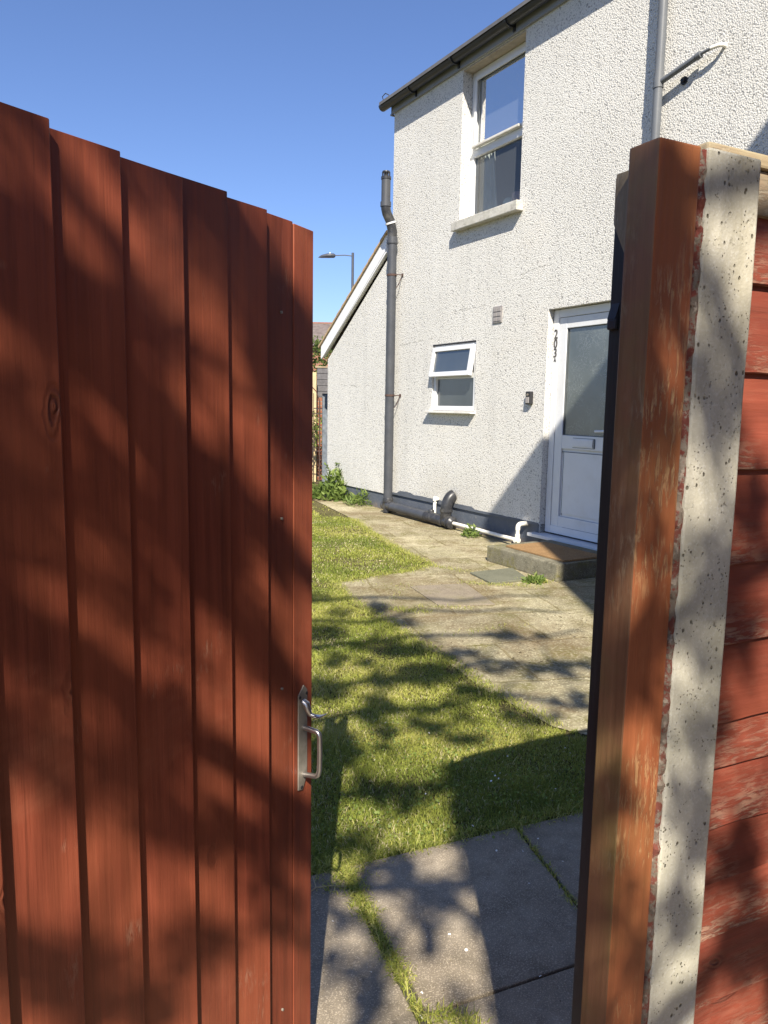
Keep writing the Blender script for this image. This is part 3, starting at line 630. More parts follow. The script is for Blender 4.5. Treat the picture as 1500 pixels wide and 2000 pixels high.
# ---- fixtures on the wall
b = hthing('air_vent', 'square grey air brick grille high on the white wall', 'vent', 2.22, 0, 2.215)
q = MB(); q.box((-.075, -.012, 0), (.075, .0, .165), .004); q.done('vent_plate', 'vent', b)
for i in range(2):
    for k in range(3):
        q = MB(); q.box((-.06+i*.062, -.017, .016+k*.048), (-.004+i*.062, -.0115, .05+k*.048), .002); q.done('vent_louvre', 'vent', b)
kb = hthing('key_safe', 'small black key safe with grey lid beside the door', 'key safe', 2.79, 0, 1.395)
q = MB(); q.box((-.036, -.042, 0), (.036, .0, .125), .009); q.done('case', 'blackmetal', kb)
q = MB(); q.box((-.024, -.049, .012), (.024, -.0415, .07), .003); q.done('lid', 'vent', kb)
q = MB(); q.tube([(0, -.041, .092), (0, -.05, .092)], .012, 14); q.done('dial', 'steel', kb, smooth=True)

# soil and vent pipe
PX = .175
sp_ = hthing('soil_pipe', 'tall grey soil pipe with swan neck and vent cap at the wall corner', 'pipe', PX, -.10, 0)
r0 = .057
path = [(0, 0, .19), (0, 0, 3.34)]
q = MB(); q.tube(path, r0, 28); q.done('upright_pipe', 'greypipe', sp_, smooth=True)
q = MB(); q.tube([(0, 0, 3.32), (0, 0, 3.36), (0, 0, 3.40), (0, 0, 3.405)], [r0+.009, r0+.009, r0+.007, r0], 28); q.tube([(0, 0, 3.33), (0, 0, 3.345)], r0+.012, 28); q.done('coupling', 'greypipe', sp_, smooth=True)
q = MB(); q.tube([(0, 0, 3.40), (0, 0, 3.47)] + [(0, -.0-.03*t, 3.47+.11*t) for t in (.3, .6, 1.0)] + [(0, -.052, 3.62), (0, -.082, 3.67)] + [(0, -.097, 3.72), (0, -.10, 3.76)], [r0+.001]*9, 28); q.done('swan_neck', 'blackpipe', sp_, smooth=True)
q = MB(); q.tube([(0, -.025, 3.555), (0, -.032, 3.575)], r0+.010, 28); q.done('seal_ring', 'pvc', sp_, smooth=True)
q = MB(); q.tube([(0, -.10, 3.745), (0, -.10, 3.80)], r0+.008, 28); q.tube([(0, -.10, 3.79), (0, -.10, 4.075)], r0-.002, 28); q.done('vent_tube', 'greypipe', sp_, smooth=True)
q = MB(); q.tube([(0, -.10, 4.06), (0, -.10, 4.09)], r0+.004, 28)
for k in range(12):
    a = k*math.pi/6; q.box((math.cos(a)*.045-.004, -.10+math.sin(a)*.045-.004, 4.085), (math.cos(a)*.045+.004, -.10+math.sin(a)*.045+.004, 4.145))
q.tube([(0, -.10, 4.14), (0, -.10, 4.155)], [.05, .045], 28); q.tube([(0, -.10, 4.085), (0, -.10, 4.14)], .026, 16); q.done('vent_cap', 'blackpipe', sp_, smooth=True)
for z in (2.94, 1.48):
    q = MB(); q.tube([(0, 0, z), (0, 0, z+.025)], r0+.005, 28); q.tube([(.05, .0, z+.012), (.09, .05, z+.012), (.10, .098, z+.012)], .006, 8); q.tube([(.098, .09, z+.012), (.075, .06, z-.10), (.062, .03, z-.14)], .005, 8)
    q.box((.085, .088, z-.005), (.115, .0985, z+.03)); q.done('pipe_bracket', 'rusty', sp_, smooth=True)
q = MB(); q.tube([(0, 0, .20), (0, 0, .185), (0, 0, .15), (0, 0, .145)], [r0+.006, r0+.011, r0+.011, r0+.003], 28)
q.tube([(0, 0, .15), (0, 0, .015)], r0+.004, 28); q.tube([(-.05, 0, .10), (-.095, 0, .10)], r0+.004, 24); q.tube([(-.09, 0, .10), (-.11, 0, .10)], .035, 16)
q.tube([(.03, 0, .105), (.115, 0, .10), (.12, 0, .10)], [r0+.006, r0+.006, r0+.0], 28); q.done('base_tee', 'blackpipe', sp_, smooth=True)
q = MB(); q.tube([(.105, 0, .10), (.96, 0, .088)], r0, 28); q.done('run_pipe', 'greypipe', sp_, smooth=True)
q = MB(); q.tube([(.94, 0, .088), (.99, 0, .087), (1.0, 0, .087), (1.30, 0, .082)], [r0+.010, r0+.010, r0+.004, r0+.004], 28)
q.tube([(1.035, 0, .12), (1.035, 0, .165), (1.035, 0, .175)], [.035, .035, .03], 20); q.done('boss_coupling', 'blackpipe', sp_, smooth=True)
q = MB(); q.tube([(1.24, 0, .082), (1.27, 0, .082), (1.31, 0, .081)], r0+.011, 28); q.tube([(1.32, 0, .09), (1.335, .0, .15), (1.345, .0, .185), (1.347, 0, .215)], [r0, r0+.002, r0+.008, r0+.011], 28)
q.tube([(1.30, 0, .081), (1.42, 0, .08), (1.45, 0, .08)], [r0+.002, r0+.002, r0+.009], 28); q.tube([(1.405, 0, .08), (1.425, 0, .08)], r0+.016, 28); q.tube([(1.45, 0, .08), (1.475, 0, .08), (1.49, 0, .08), (1.50, 0, .079)], [r0+.016, r0+.012, .045, .036], 28)
for k in range(8):
    a = k*math.pi/4; q.tube([(1.452, math.cos(a)*.066, .08+math.sin(a)*.066), (1.468, math.cos(a)*.066, .08+math.sin(a)*.066)], .009, 8)
q.done('inspection_branch', 'blackpipe', sp_, smooth=True)
q = MB(); pth = [(1.347, 0, .205)] + [(1.347+.01*t, .105-.105*math.cos(R(78*t)), .215+.165*math.sin(R(78*t))) for t in np.linspace(0.02, 1, 12)]
q.tube(pth, [r0+.009]*len(pth), 28); q.tube([(1.347, 0, .19), (1.347, 0, .225)], r0+.016, 28); q.done('pan_elbow', 'blackpipe', sp_, smooth=True)
# white waste pipes
wp = hthing('waste_pipe', 'long white waste pipe running low along the plinth to the soil branch', 'pipe', PX+1.49, -.10, .08)
q = MB(); q.tube([(0, 0, 0), (1.10, 0, -.01)], .0195, 18); q.done('run_pipe', 'whitepipe', wp, smooth=True)
q = MB(); q.tube([(1.085, 0, -.01), (1.15, 0, -.01)], .0255, 18); q.tube([(1.13, 0, -.02), (1.13, 0, .05)], .025, 18); q.tube([(1.12, -.03, -.012), (1.12, .0, -.012)], .022, 16)
q.done('corner_elbow', 'whitepipe', wp, smooth=True)
q = MB(); q.tube([(1.13, 0, .03), (1.13, 0, .12)], .0195, 18); q.tube([(1.13, 0, .09), (1.13, 0, .115)] + arc((1.13, .035, .115), (0, -1, 0), (0, 0, 1), .035, 0, 90, 6) + [(1.13, .115, .15)], .0235, 18); q.done('upstand', 'whitepipe', wp, smooth=True)
ws = hthing('waste_pipe', 'short upright white waste pipe entering the boss of the grey run', 'pipe', PX+1.035, -.055, .125)
q = MB(); q.tube([(0, 0, 0), (0, 0, .12), (0, .01, .14)], .0195, 18); q.tube([(0, 0, .155), (0, .0, .20)], .024, 18); q.tube([(-.03, .02, .18), (.03, .02, .18)], .02, 12); q.done('upright_pipe', 'whitepipe', ws, smooth=True)

# right downpipe with overflow
dp = hthing('downpipe', 'grey rainwater downpipe on the upper wall right of the window', 'downpipe', 4.22, -.075, 0)
q = MB(); q.tube([(0, 0, .1), (0, 0, 3.80)], .034, 22); q.tube([(0, 0, 3.78), (0, 0, 3.86)], .039, 22); q.tube([(0, 0, 3.85), (0, -.0, 4.86)], .035, 22); q.tube([(0, -.0, 4.84), (0, -.02, 4.93), (0, -.02, 4.96)], .036, 22); q.done('upright_pipe', 'downgrey', dp, smooth=True)
q = MB(); q.tube([(.0, 0, 3.815), (.36, .015, 3.893)], .022, 16); q.tube([(.33, .0138, 3.8865), (.365, .0152, 3.894)], .026, 16); q.done('branch_pipe', 'downgrey', dp, smooth=True)
for z in (4.5, 2.6, 1.0):
    q = MB(); q.tube([(0, 0, z), (0, 0, z+.03)], .038, 22); q.box((-.05, .06, z), (.05, .073, z+.03)); q.done('pipe_bracket', 'downgrey', dp, smooth=True)
ov = hthing('overflow_pipe', 'thin white overflow pipe from the wall into the downpipe branch', 'pipe', 4.585, -.06, 3.895)
q = MB(); q.tube([(-.02, 0, 0), (.06, .0, .006), (.10, .002, .008)], .012, 14); q.done('thin_pipe', 'downgrey', ov, smooth=True)
q = MB(); q.tube([(.08, .0, .008), (.14, .012, .010), (.155, .03, .010), (.155, .06, .010)], .014, 14); q.done('elbow', 'whitepipe', ov, smooth=True)
bd = hthing('pipe_stub', 'stub of a cut-off black pipe poking out of the wall', 'pipe', 4.40, 0, 3.79)
q = MB(); q.tube([(0, 0, 0), (0, -.03, 0)], .014, 14); q.tube([(0, -.001, 0), (0, -.008, 0)], .03, 14); q.done('stub', 'blackpipe', bd, smooth=True)

# ---- step, mat, cover
st = MB(); st.box((3.24, -.80, 0), (4.16, -.004, .145), .012)
tag(st.done('doorstep', 'step', None, hw(0, 0, 0), (0, 0, HA)), 'mossy concrete doorstep below the white door', 'step')
mt = MB(); mt.box((3.38, -.70, 0), (4.12, -.25, .016), .004)
tag(mt.done('doormat', 'coir', None, hw(0, 0, .146), (0, 0, HA)), 'orange-brown coir doormat lying on the concrete step', 'doormat')
def slab_thing(name, poly, z0, z1, mat, label, cat):
    cx = sum(p[0] for p in poly)/len(poly); cy = sum(p[1] for p in poly)/len(poly)
    b = MB(); b.prism([(p[0]-cx, p[1]-cy) for p in poly], 2, 0, z1-z0)
    return tag(b.done(name, mat, None, (cx, cy, z0), bevel=.003), label, cat)
slab_thing('drain_cover', [(.713, 6.169), (1.092, 6.378), (1.160, 5.957), (.839, 5.795)], .0045, .020, 'cover', 'smooth dark green-grey cover slab in front of the step', 'cover')
slab_thing('brown_flagstone', [(.203, 5.682), (.641, 5.798), (.780, 5.173), (.394, 5.096)], .0045, .011, 'brownslab', 'brownish flagstone set among the mossy paving', 'flagstone')

# ------------------------------------------------------------------ gate
gd = Vector((.43678843, .89956427, 0)); GZ = math.atan2(gd.y, gd.x)
gate = thing('garden_gate', 'red stained board gate standing open on the left', 'gate', (-.53010958, .59139216, .04), GZ)
bx = [-.02, .115, .222, .325, .427, .537, .632, .731, .815]
for i in range(len(bx)-1):
    x0, x1 = bx[i], bx[i+1]; L = 1.608+random.uniform(-.004, .003); m = MB()
    t0, t1 = (-.0100, -.0265) if i < 7 else (-.0115, -.0190)
    m.prism([(x0-.018 if i else x0, -.0115+.0105), (x0-.018 if i else x0, t0), (x1-.003, t1-.0005), (x1, t1+.002), (x1, -.001)], 2, 0, L)
    m.done('board', 'gate', gate, (0, 0, 0), bevel=.0008)
m = MB(); m.box((.8165, -.0195, 0), (.878, .0, 1.607), .0015); m.done('stile', 'gate', gate)
for z in (.18, .78, 1.42):
    m = MB(); m.box((0, .001, z), (.86, .04, z+.10), .002); m.done('rail', 'gate', gate)
m = MB(); m.box((.80, .0405, .02), (.876, .06, 1.58), .002); m.done('back_stile', 'gate', gate)
m = MB(); m.prism([(.06, .20), (.14, .20), (.84, .74), (.84, .77), (.76, .77), (.06, .24)], 1, .003, .038); m.done('brace', 'gate', gate)
def gz(z): return z-.04
latch = MB(); pz0, pz1 = gz(.655), gz(.838)
latch.prism([(.828, pz0-.006), (.843, pz0-.010), (.858, pz0+.014), (.858, pz1-.004), (.846, pz1+.008), (.828, pz1-.008)], 1, -.0225, -.0198)
latch = latch.done('latch_plate', 'steel', gate, bevel=.0008)
m = MB(); hx, hy = .845, -.0225
pts = [(hx, hy, gz(.765)), (hx, hy-.020, gz(.763))] + [Vector((hx, hy-.024-.010*math.sin(R(a)), gz(.763)-.010+.010*math.cos(R(a)))) for a in (20, 45, 70, 90)] + [(hx, hy-.0345, gz(.72)), (hx, hy-.034, gz(.690)), (hx, hy-.031, gz(.680)), (hx, hy-.026, gz(.676)), (hx, hy, gz(.674))]
m.tube(pts, .0048, 14); m.done('pull_handle', 'steel_rod', latch, smooth=True)
m = MB(); m.tube([(.842, -.0225, gz(.815)), (.842, -.029, gz(.812)), (.843, -.033, gz(.800)), (.845, -.037, gz(.792)), (.847, -.046, gz(.790))], [.007, .0075, .006, .0045, .004], 12)
n0 = len(m.bm.verts)
bmesh.ops.create_uvsphere(m.bm, u_segments=18, v_segments=10, radius=1.0)
m.bm.verts.ensure_lookup_table()
for v in m.bm.verts[n0:]:
    cx_, cy_, cz_ = v.co; v.co = Vector((.847+cx_*.0095, -.056+cy_*.014, gz(.792)+cz_*.0022-.004*cy_+.004*(cy_*cy_)))
m.done('thumb_lever', 'steel_rod', latch, smooth=True)
for x, z in ((.832, .826), (.854, .828), (.838, .652)):
    m = MB(); m.tube([(x, -.0215, gz(z)), (x, -.0238, gz(z))], .003, 10); m.done('screw', 'blackmetal', latch, smooth=True)
for x0, x1 in zip(bx, bx[1:]):
    for z in (.20, .82, 1.12, 1.46):
        if random.random() < .9:
            m = MB(); m.tube([(x1-.035, -.017, z), (x1-.035, -.0203, z)], .0024, 8); m.done('nail', 'steel', gate)
# ------------------------------------------------------------------ gate post side
jm = thing('gate_post', 'red and bare streaked timber gate post fixed to the concrete post', 'post', tuple(fw(0, 0, 0)), FA)
m = MB(); m.box((0, 0, 0), (.0645, .046, 1.648), .0025); jo = m.done('front_timber', 'jamb', jm)
jo.data.materials.append(M['jambside'])
for p in jo.data.polygons:
    if p.normal.x < -.7: p.material_index = 1
m = MB(); m.prism([(.0225, .0465), (.076, .0465), (.076, .088), (.0225, .088)], 2, 0, 1.628); so = m.done('stop_strip', 'shaded_darkwood', jm, bevel=.002)  # near-black colour carries the front timber's shade besides its dark stain
m = MB(); m.prism([(.0465, 1.500), (.088, 1.575), (.088, 1.6285), (.0465, 1.629)], 0, .0215, .0225); m.prism([(.0225, .0465), (.076, .0465), (.076, .088), (.0225, .088)], 2, 1.6281, 1.633)
m.done('sunlit_tip', 'sunlit_wood_v', jm)  # tan piece cut to the sunlit triangle above the front timber's shadow
m = MB(); m.box((.0165, .070, 1.448), (.0224, .086, 1.462), .003); m.prism([(.0165, 1.461), (.0224, 1.480), (.0224, 1.461)], 1, .071, .085); m.done('latch_catch', 'blackmetal', jm)
cp = thing('concrete_post', 'pitted grey concrete fence post between gate post and red fence', 'post', tuple(fw(.067, 0, 0)), FA)
m = MB(); top = 1.652
m.prism([(.010, .0), (.099, -.002), (.101, .040), (.101, .1), (.010, .1)], 2, 0, top)
bmesh.ops.subdivide_edges(m.bm, edges=[e for e in m.bm.edges if abs(e.verts[0].co.z-e.verts[1].co.z) > 1], cuts=40)
for v in m.bm.verts:
    n_ = noise.noise(Vector((v.co.x*9, v.co.y*9, v.co.z*7)))
    v.co.x += .0012*n_; v.co.y += .0010*noise.noise(Vector((v.co.x*7+4, 2, v.co.z*11)))
    if v.co.z > 1.6: v.co.z += .006*n_ - (0.008 if v.co.y > .05 else 0)
m.done('post_shaft', 'post', cp, bevel=.004)
m = MB(); rng2 = random.Random(4)
segs = 150; prevr = None
for i in range(segs+1):
    z = top*.997*i/segs; w_ = .0085+.0032*noise.noise(Vector((0, 0, z*38)))+.002*rng2.uniform(-1, 1); d_ = .001+.004*noise.noise(Vector((3, 1, z*60)))+.002*rng2.uniform(-1, 1)
    ring = [m.bm.verts.new(c) for c in ((.0125, .002+d_*.4, z), (.0105-w_*.5, .0010+d_, z), (.0105-w_, .006+d_, z), (.0, .05, z), (.0105, .05, z))]
    if prevr:
        for k in range(5): m.bm.faces.new((prevr[k], prevr[(k+1) % 5], ring[(k+1) % 5], ring[k]))
    prevr = ring
m.done('rough_edge', 'postedge', cp)
# ------------------------------------------------------------------ right fence panel
fp_ = thing('fence_panel', 'red lapped board fence panel right of the concrete post', 'fence', tuple(fw(.16, .045, 0)), FA)
zs = [1.555, 1.505, 1.402, 1.274, 1.143, 1.032, .920, .851, .757, .672, .584, .472, .36, .25, .14, .03]
zs = [1.597, 1.515, 1.402, 1.274, 1.143, 1.032, .920, .851, .757, .672, .584, .472, .36, .25, .14, .03]
m = MB(); m.box((-.045, -.010, 1.655), (1.85, .030, 1.672), .003); m.done('capping', 'oldwood', fp_)
m = MB(); m.box((.002, -.004, 1.600), (1.85, .018, 1.654), .003); m.done('top_rail', 'oldwood', fp_)
rr = random.Random(11)
for k in range(len(zs)-1):
    z1, z0 = zs[k], zs[k+1]; H = z1-z0+.022; b = bmesh.new(); nX = 90
    ph = rr.uniform(0, 50); rows = []
    for i in range(nX+1):
        x = .0+1.85*i/nX
        e = .0045*noise.noise(Vector((x*5, ph, 0)))+.0022*noise.noise(Vector((x*19, ph, 3))) - .006*(x/1.85)*0
        sl = -.018*0
        rows.append([(x, -.0130, e), (x, -.0145, e+.0015), (x, -.004, H), (x, -.001, H), (x, -.004, e)])
    V = [[b.verts.new(c) for c in r] for r in rows]
    for a, c in zip(V, V[1:]):
        for j in range(5): b.faces.new((a[j], a[(j+1) % 5], c[(j+1) % 5], c[j]))
    b.faces.new(V[0]); b.faces.new(V[-1][::-1]); bmesh.ops.recalc_face_normals(b, faces=b.faces)
    me = bpy.data.meshes.new('board'); b.to_mesh(me); b.free()
    mkobj('board', me, 'board', fp_, (0, .012-rr.uniform(0, .003), z0), (0, rr.uniform(-.006, .006) + (.006 if k > 4 else 0), 0))
for x in (.03, .92, 1.80):
    m = MB(); m.box((x, .013, .03), (x+.04, .035, 1.62), .002); m.done('batten', 'oldwood', fp_)

# ------------------------------------------------------------------ foliage helpers
def leaf_mesh(name, centers, sizes, tone, aspect=2.2, up=0.0, curl=.0, mat='leaf', rg=rng, parent=None, loc=(0, 0, 0)):
    n = len(centers); d = rg.normal(size=(n, 3)); d[:, 2] = d[:, 2]*(1-up)+up*1.2
    d /= np.linalg.norm(d, axis=1)[:, None]; q = rg.normal(size=(n, 3)); s_ = np.cross(d, q); s_ /= np.linalg.norm(s_, axis=1)[:, None]+1e-9
    L = sizes[:, None]; W = L/aspect/2
    P = np.empty((n, 4, 3)); P[:, 0] = centers; P[:, 1] = centers+d*L*.45+s_*W; P[:, 2] = centers+d*L; P[:, 3] = centers+d*L*.45-s_*W
    me = bpy.data.meshes.new(name); me.vertices.add(n*4); me.vertices.foreach_set('co', P.reshape(-1).astype(np.float32))
    me.loops.add(n*4); me.loops.foreach_set('vertex_index', np.arange(n*4, dtype=np.int32)); me.polygons.add(n)
    me.polygons.foreach_set('loop_start', np.arange(0, n*4, 4, dtype=np.int32)); me.update(calc_edges=True)
    at = me.attributes.new('tone', 'FLOAT', 'POINT'); at.data.foreach_set('value', np.repeat(tone, 4).astype(np.float32))
    return mkobj(name, me, mat, parent, loc)
def blades(name, xy, h, wd, lean, tone, mat, z0=0.0, loc=(0, 0, 0), parent=None):
    n = len(xy); a = rng.uniform(0, 2*np.pi, n); b = rng.uniform(0, 2*np.pi, n)
    side = np.stack([np.cos(a), np.sin(a), np.zeros(n)], 1)*wd[:, None]/2
    ld = np.stack([np.cos(b), np.sin(b), np.zeros(n)], 1)*(lean*h)[:, None]; up = np.zeros((n, 3)); up[:, 2] = h
    base = np.concatenate([xy, np.full((n, 1), z0)], 1)
    P = np.empty((n, 5, 3)); P[:, 0] = base-side; P[:, 1] = base+side; P[:, 2] = base+side*.8+ld*.35+up*.6; P[:, 3] = base-side*.8+ld*.35+up*.6
    P[:, 4] = base+ld+up*(1-.3*lean[:, None])
    me = bpy.data.meshes.new(name); me.vertices.add(n*5); me.vertices.foreach_set('co', P.reshape(-1).astype(np.float32))
    idx = np.arange(n)[:, None]*5; li = np.concatenate([idx+0, idx+1, idx+2, idx+3, idx+3, idx+2, idx+4], 1).reshape(-1)
    me.loops.add(n*7); me.loops.foreach_set('vertex_index', li.astype(np.int32)); me.polygons.add(n*2)
    ls = (np.arange(n)[:, None]*7+np.array([0, 4])).reshape(-1); me.polygons.foreach_set('loop_start', ls.astype(np.int32)); me.update(calc_edges=True)
    at = me.attributes.new('tone', 'FLOAT', 'POINT'); at.data.foreach_set('value', np.repeat(tone, 5).astype(np.float32))
    return mkobj(name, me, mat, parent, loc)
def inside(poly, x, y):
    r = np.zeros(len(x), bool); n = len(poly)
    for i in range(n):
        x0, y0 = poly[i]; x1, y1 = poly[(i+1) % n]
        c = ((y0 > y) != (y1 > y)) & (x < (x1-x0)*(y-y0)/((y1-y0) if y1 != y0 else 1e-9)+x0); r ^= c
    return r
def fnoise(x, y, s, seed=0):
    """cheap value noise"""
    rs = np.random.default_rng(seed); T = rs.random((64, 64)); u = x*s+100; v = y*s+100
    i = np.floor(u).astype(int); j = np.floor(v).astype(int); fu = u-i; fv = v-j; fu = fu*fu*(3-2*fu); fv = fv*fv*(3-2*fv)
    g = lambda a, b: T[a % 64, b % 64]
    return (g(i, j)*(1-fu)+g(i+1, j)*fu)*(1-fv)+(g(i, j+1)*(1-fu)+g(i+1, j+1)*fu)*fv

# ---- lawn grass
PX_ = np.array(PAVE_POLY)
def lawn_pts(n, y0, y1, x0f, x1f, x0c=-.3):
    y = rng.uniform(y0, y1, n); x = rng.uniform(0, 1, n); xa = -.115*y-.25; xb = x1f(y); x = xa+x*(xb-xa)
    jx = x+(fnoise(x, y, 6, 3)-.5)*.16+(fnoise(x, y, 23, 5)-.5)*.07; jy = y+(fnoise(x, y, 6, 8)-.5)*.16+(fnoise(x, y, 23, 9)-.5)*.07
    ok = ~inside(PAVE_POLY, jx, jy)
    # not on the path slabs
    gyv = (x-G0.x)*gy.x+(y-G0.y)*gy.y; ok &= gyv > -.02+(fnoise(x, y, 14, 2)-.45)*.07
    # keep out of the house
    off = (x-.05)*-.87461971+(y-9.95)*-.48480962; ok &= off > .05
    # soil strip near the lean-to
    s_ = (x-.05)*.4848-(y-9.95)*.8746; strip = (off < .95+.25*(fnoise(x, y, 3, 1)-.5)) & (y > 9.3); ok &= ~(strip & (rng.random(n) < .93))
    thin = fnoise(x, y, 2.3, 11)*.6+fnoise(x, y, 7, 12)*.4
    ok &= rng.random(n) < np.clip(.12+thin*1.45, 0, 1)
    return np.stack([x[ok], y[ok]], 1)
parts_ = []
for n, a, b_, wd, hh in ((150000, 1.85, 3.2, .0024, .024), (150000, 3.2, 5.6, .0034, .024), (100000, 5.6, 9.5, .0050, .026), (45000, 9.5, 13.5, .0085, .030)):
    p = lawn_pts(n, a, b_, None, lambda y: np.minimum(1.2+y*0, .55*y)); m_k = len(p)
    t = fnoise(p[:, 0], p[:, 1], 1.6, 21)*.5+fnoise(p[:, 0], p[:, 1], 6, 22)*.3+rng.random(m_k)*.32
    t = np.clip((t-.28)*1.35, 0, .93); dead = rng.random(m_k) < .06+.10*(fnoise(p[:, 0], p[:, 1], 3.5, 25) > .62); t[dead] = 1.0
    h = hh*.85*(.45+.8*fnoise(p[:, 0], p[:, 1], 5, 31))*rng.uniform(.5, 1.25, m_k)
    parts_.append((p, h, wd*rng.uniform(.7, 1.3, m_k), rng.uniform(.2, 1.5, m_k), t))
nw = 130000; yw = rng.uniform(1.2, 13.3, nw); xw = rng.uniform(-5.5, 0, nw); kw = (xw < -.115*yw-.22) & ((xw-G0.x)*gy.x+(yw-G0.y)*gy.y > .02)
off_ = (xw-.05)*-.87461971+(yw-9.95)*-.48480962; kw &= off_ > .3; pw = np.stack([xw[kw], yw[kw]], 1); mw = len(pw)
parts_.append((pw, rng.uniform(.015, .045, mw), rng.uniform(.007, .013, mw), rng.uniform(.3, 1.5, mw), np.clip(rng.random(mw)*.9, 0, 1)))
p = lawn_pts(9000, 1.9, 5.5, None, lambda y: .5*y); p = p[fnoise(p[:, 0], p[:, 1], 4.5, 51) > .52]; m_k = len(p)
parts_.append((p, rng.uniform(.025, .045, m_k), rng.uniform(.0025, .0040, m_k), rng.uniform(.3, 1.2, m_k), np.clip(rng.random(m_k)*.9, 0, 1)))
P_ = [np.concatenate([q[k] for q in parts_]) for k in range(5)]
tag(blades('lawn_grass', P_[0], P_[1], P_[2], P_[3], P_[4], 'grass'), kind='stuff')
# clover and small flat weeds in the near lawn
p = lawn_pts(5000, 1.95, 3.6, None, lambda y: .42*y); p = p[fnoise(p[:, 0], p[:, 1], 3.4, 41) > .62]
c3 = np.concatenate([p, rng.uniform(.012, .03, (len(p), 1))], 1)
tag(leaf_mesh('clover', c3, rng.uniform(.007, .013, len(p)), rng.uniform(.4, .9, len(p)), 1.1, .2, mat='weed'), kind='stuff')
# grass growing in the slab joints
jp = []
def joint(a, b_, n, s=.008):
    t = rng.random(n); q = np.array(a)[None]*(1-t[:, None])+np.array(b_)[None]*t[:, None]; q += rng.normal(size=q.shape)*s; jp.append(q)
def gj(x0, y0, x1, y1, n, sg): joint(tuple(gwp(x0, y0)[:2]), tuple(gwp(x1, y1)[:2]), n, sg)
gj(-.154, .02, -.166, -.24, 1100, .016); gj(-.165, -.22, -.178, -.44, 520, .009); gj(-.178, -.42, -.186, -.60, 200, .006); gj(-.18, -.60, -.08, -.66, 420, .016); gj(-.65, .01, 1.1, .01, 2600, .024)
gj(.442, .0, .395, -.28, 170, .006); gj(.395, -.28, .34, -.56, 120, .006); joint((.05, 1.70), (.07, 1.64), 160, .014); joint((.55, 1.8), (.58, 1.7), 90, .014)
joint((-.14, 2.0), (-.02, 2.14), 420, .03)
for a, b_, n in (((.0, 5.05), (.20, 5.72), 60), ((.20, 5.08), (.62, 5.05), 120), ((.05, 5.0), (.3, 4.95), 260), ((.62, 5.82), (1.2, 5.72), 320), ((.40, 6.48), (.72, 6.2), 200), ((1.1, 5.95), (1.30, 5.90), 420), ((.3, 4.4), (.9, 4.7), 80), ((-.35, 5.78), (.2, 5.68), 60)):
    joint(a, b_, n, .03)
edge = PAVE_POLY[2:17]
for a, b_ in zip(edge, edge[1:]):
    L = math.hypot(a[0]-b_[0], a[1]-b_[1]); joint(a, b_, int(1300*L), .035)
q = np.concatenate(jp); n = len(q); t = np.clip(rng.random(n)*.8+.1, 0, 1)
tag(blades('joint_grass', q, rng.uniform(.008, .030, n), rng.uniform(.002, .004, n), rng.uniform(.4, 1.6, n), t, 'grass', .008), kind='stuff')

# ---- weed plants
def weed(x, y, r, h, n, seed, label, size=.07, stems=6, tall=None, asp=3.0):
    rg = np.random.default_rng(seed); root = thing('weed_plant', label, 'plant', (x, y, .0))
    th = rg.uniform(0, 2*np.pi, n); rad = r*np.sqrt(rg.random(n)); z = h*(1-(rad/r)**1.6)*rg.random(n)**.8+.01
    c = np.stack([rad*np.cos(th), rad*np.sin(th), z], 1)
    leaf_mesh('leaves', c, size*rg.uniform(.5, 1.25, n), np.clip(rg.random(n)*.7+z/h*.3, 0, 1), asp, .45, mat='weed', rg=rg, parent=root)
    b = MB()
    for k in range(stems):
        a = rg.uniform(0, 6.28); l = rg.uniform(.6, 1.05)*h; dx, dy = math.cos(a)*r*.6, math.sin(a)*r*.6
        b.tube([(0, 0, 0), (dx*.4, dy*.4, l*.5), (dx, dy, l)], [.004, .003, .0015], 5)
    b.done('stem', 'weed', root)
    if tall:
        for (tx, ty, tz) in tall:
            b = MB(); b.tube([(0, 0, 0), (tx*.5, ty*.5, tz*.6), (tx, ty, tz)], [.006, .004, .002], 5)
            b.done('tall_stem', 'weed', root)
            k = 46; zz = rg.uniform(.45, 1.0, k); cc = np.stack([tx*zz+rg.normal(size=k)*.015, ty*zz+rg.normal(size=k)*.015, tz*zz], 1)
            leaf_mesh('leaf_spray', cc, rg.uniform(.03, .08, k), rg.uniform(.0, .55, k), 2.6, .5, mat='weed', rg=rg, parent=root)
    return root
weed(-.70, 11.18, .34, .42, 800, 1, 'large leafy weed clump with tall stalks at the lean-to corner', .12, 8, [(.25, -.1, .62), (.33, 0, .50), (.15, 0, .55), (-.15, 0, .5), (.02, .05, .52)])
weed(-.27, 10.55, .26, .22, 420, 2, 'spiky low weed clump between the leafy clump and the soil pipe', .12, 6, None, 7.0)
weed(.92, 8.02, .10, .13, 170, 3, 'small dark weed growing under the white waste pipe', .06, 5)
weed(1.19, 5.90, .075, .045, 200, 4, 'small bright weed tuft at the foot of the doorstep', .05, 5)
weed(-1.22, 11.9, .22, .30, 330, 5, 'straggly weed left of the dark metal post', .08, 5)

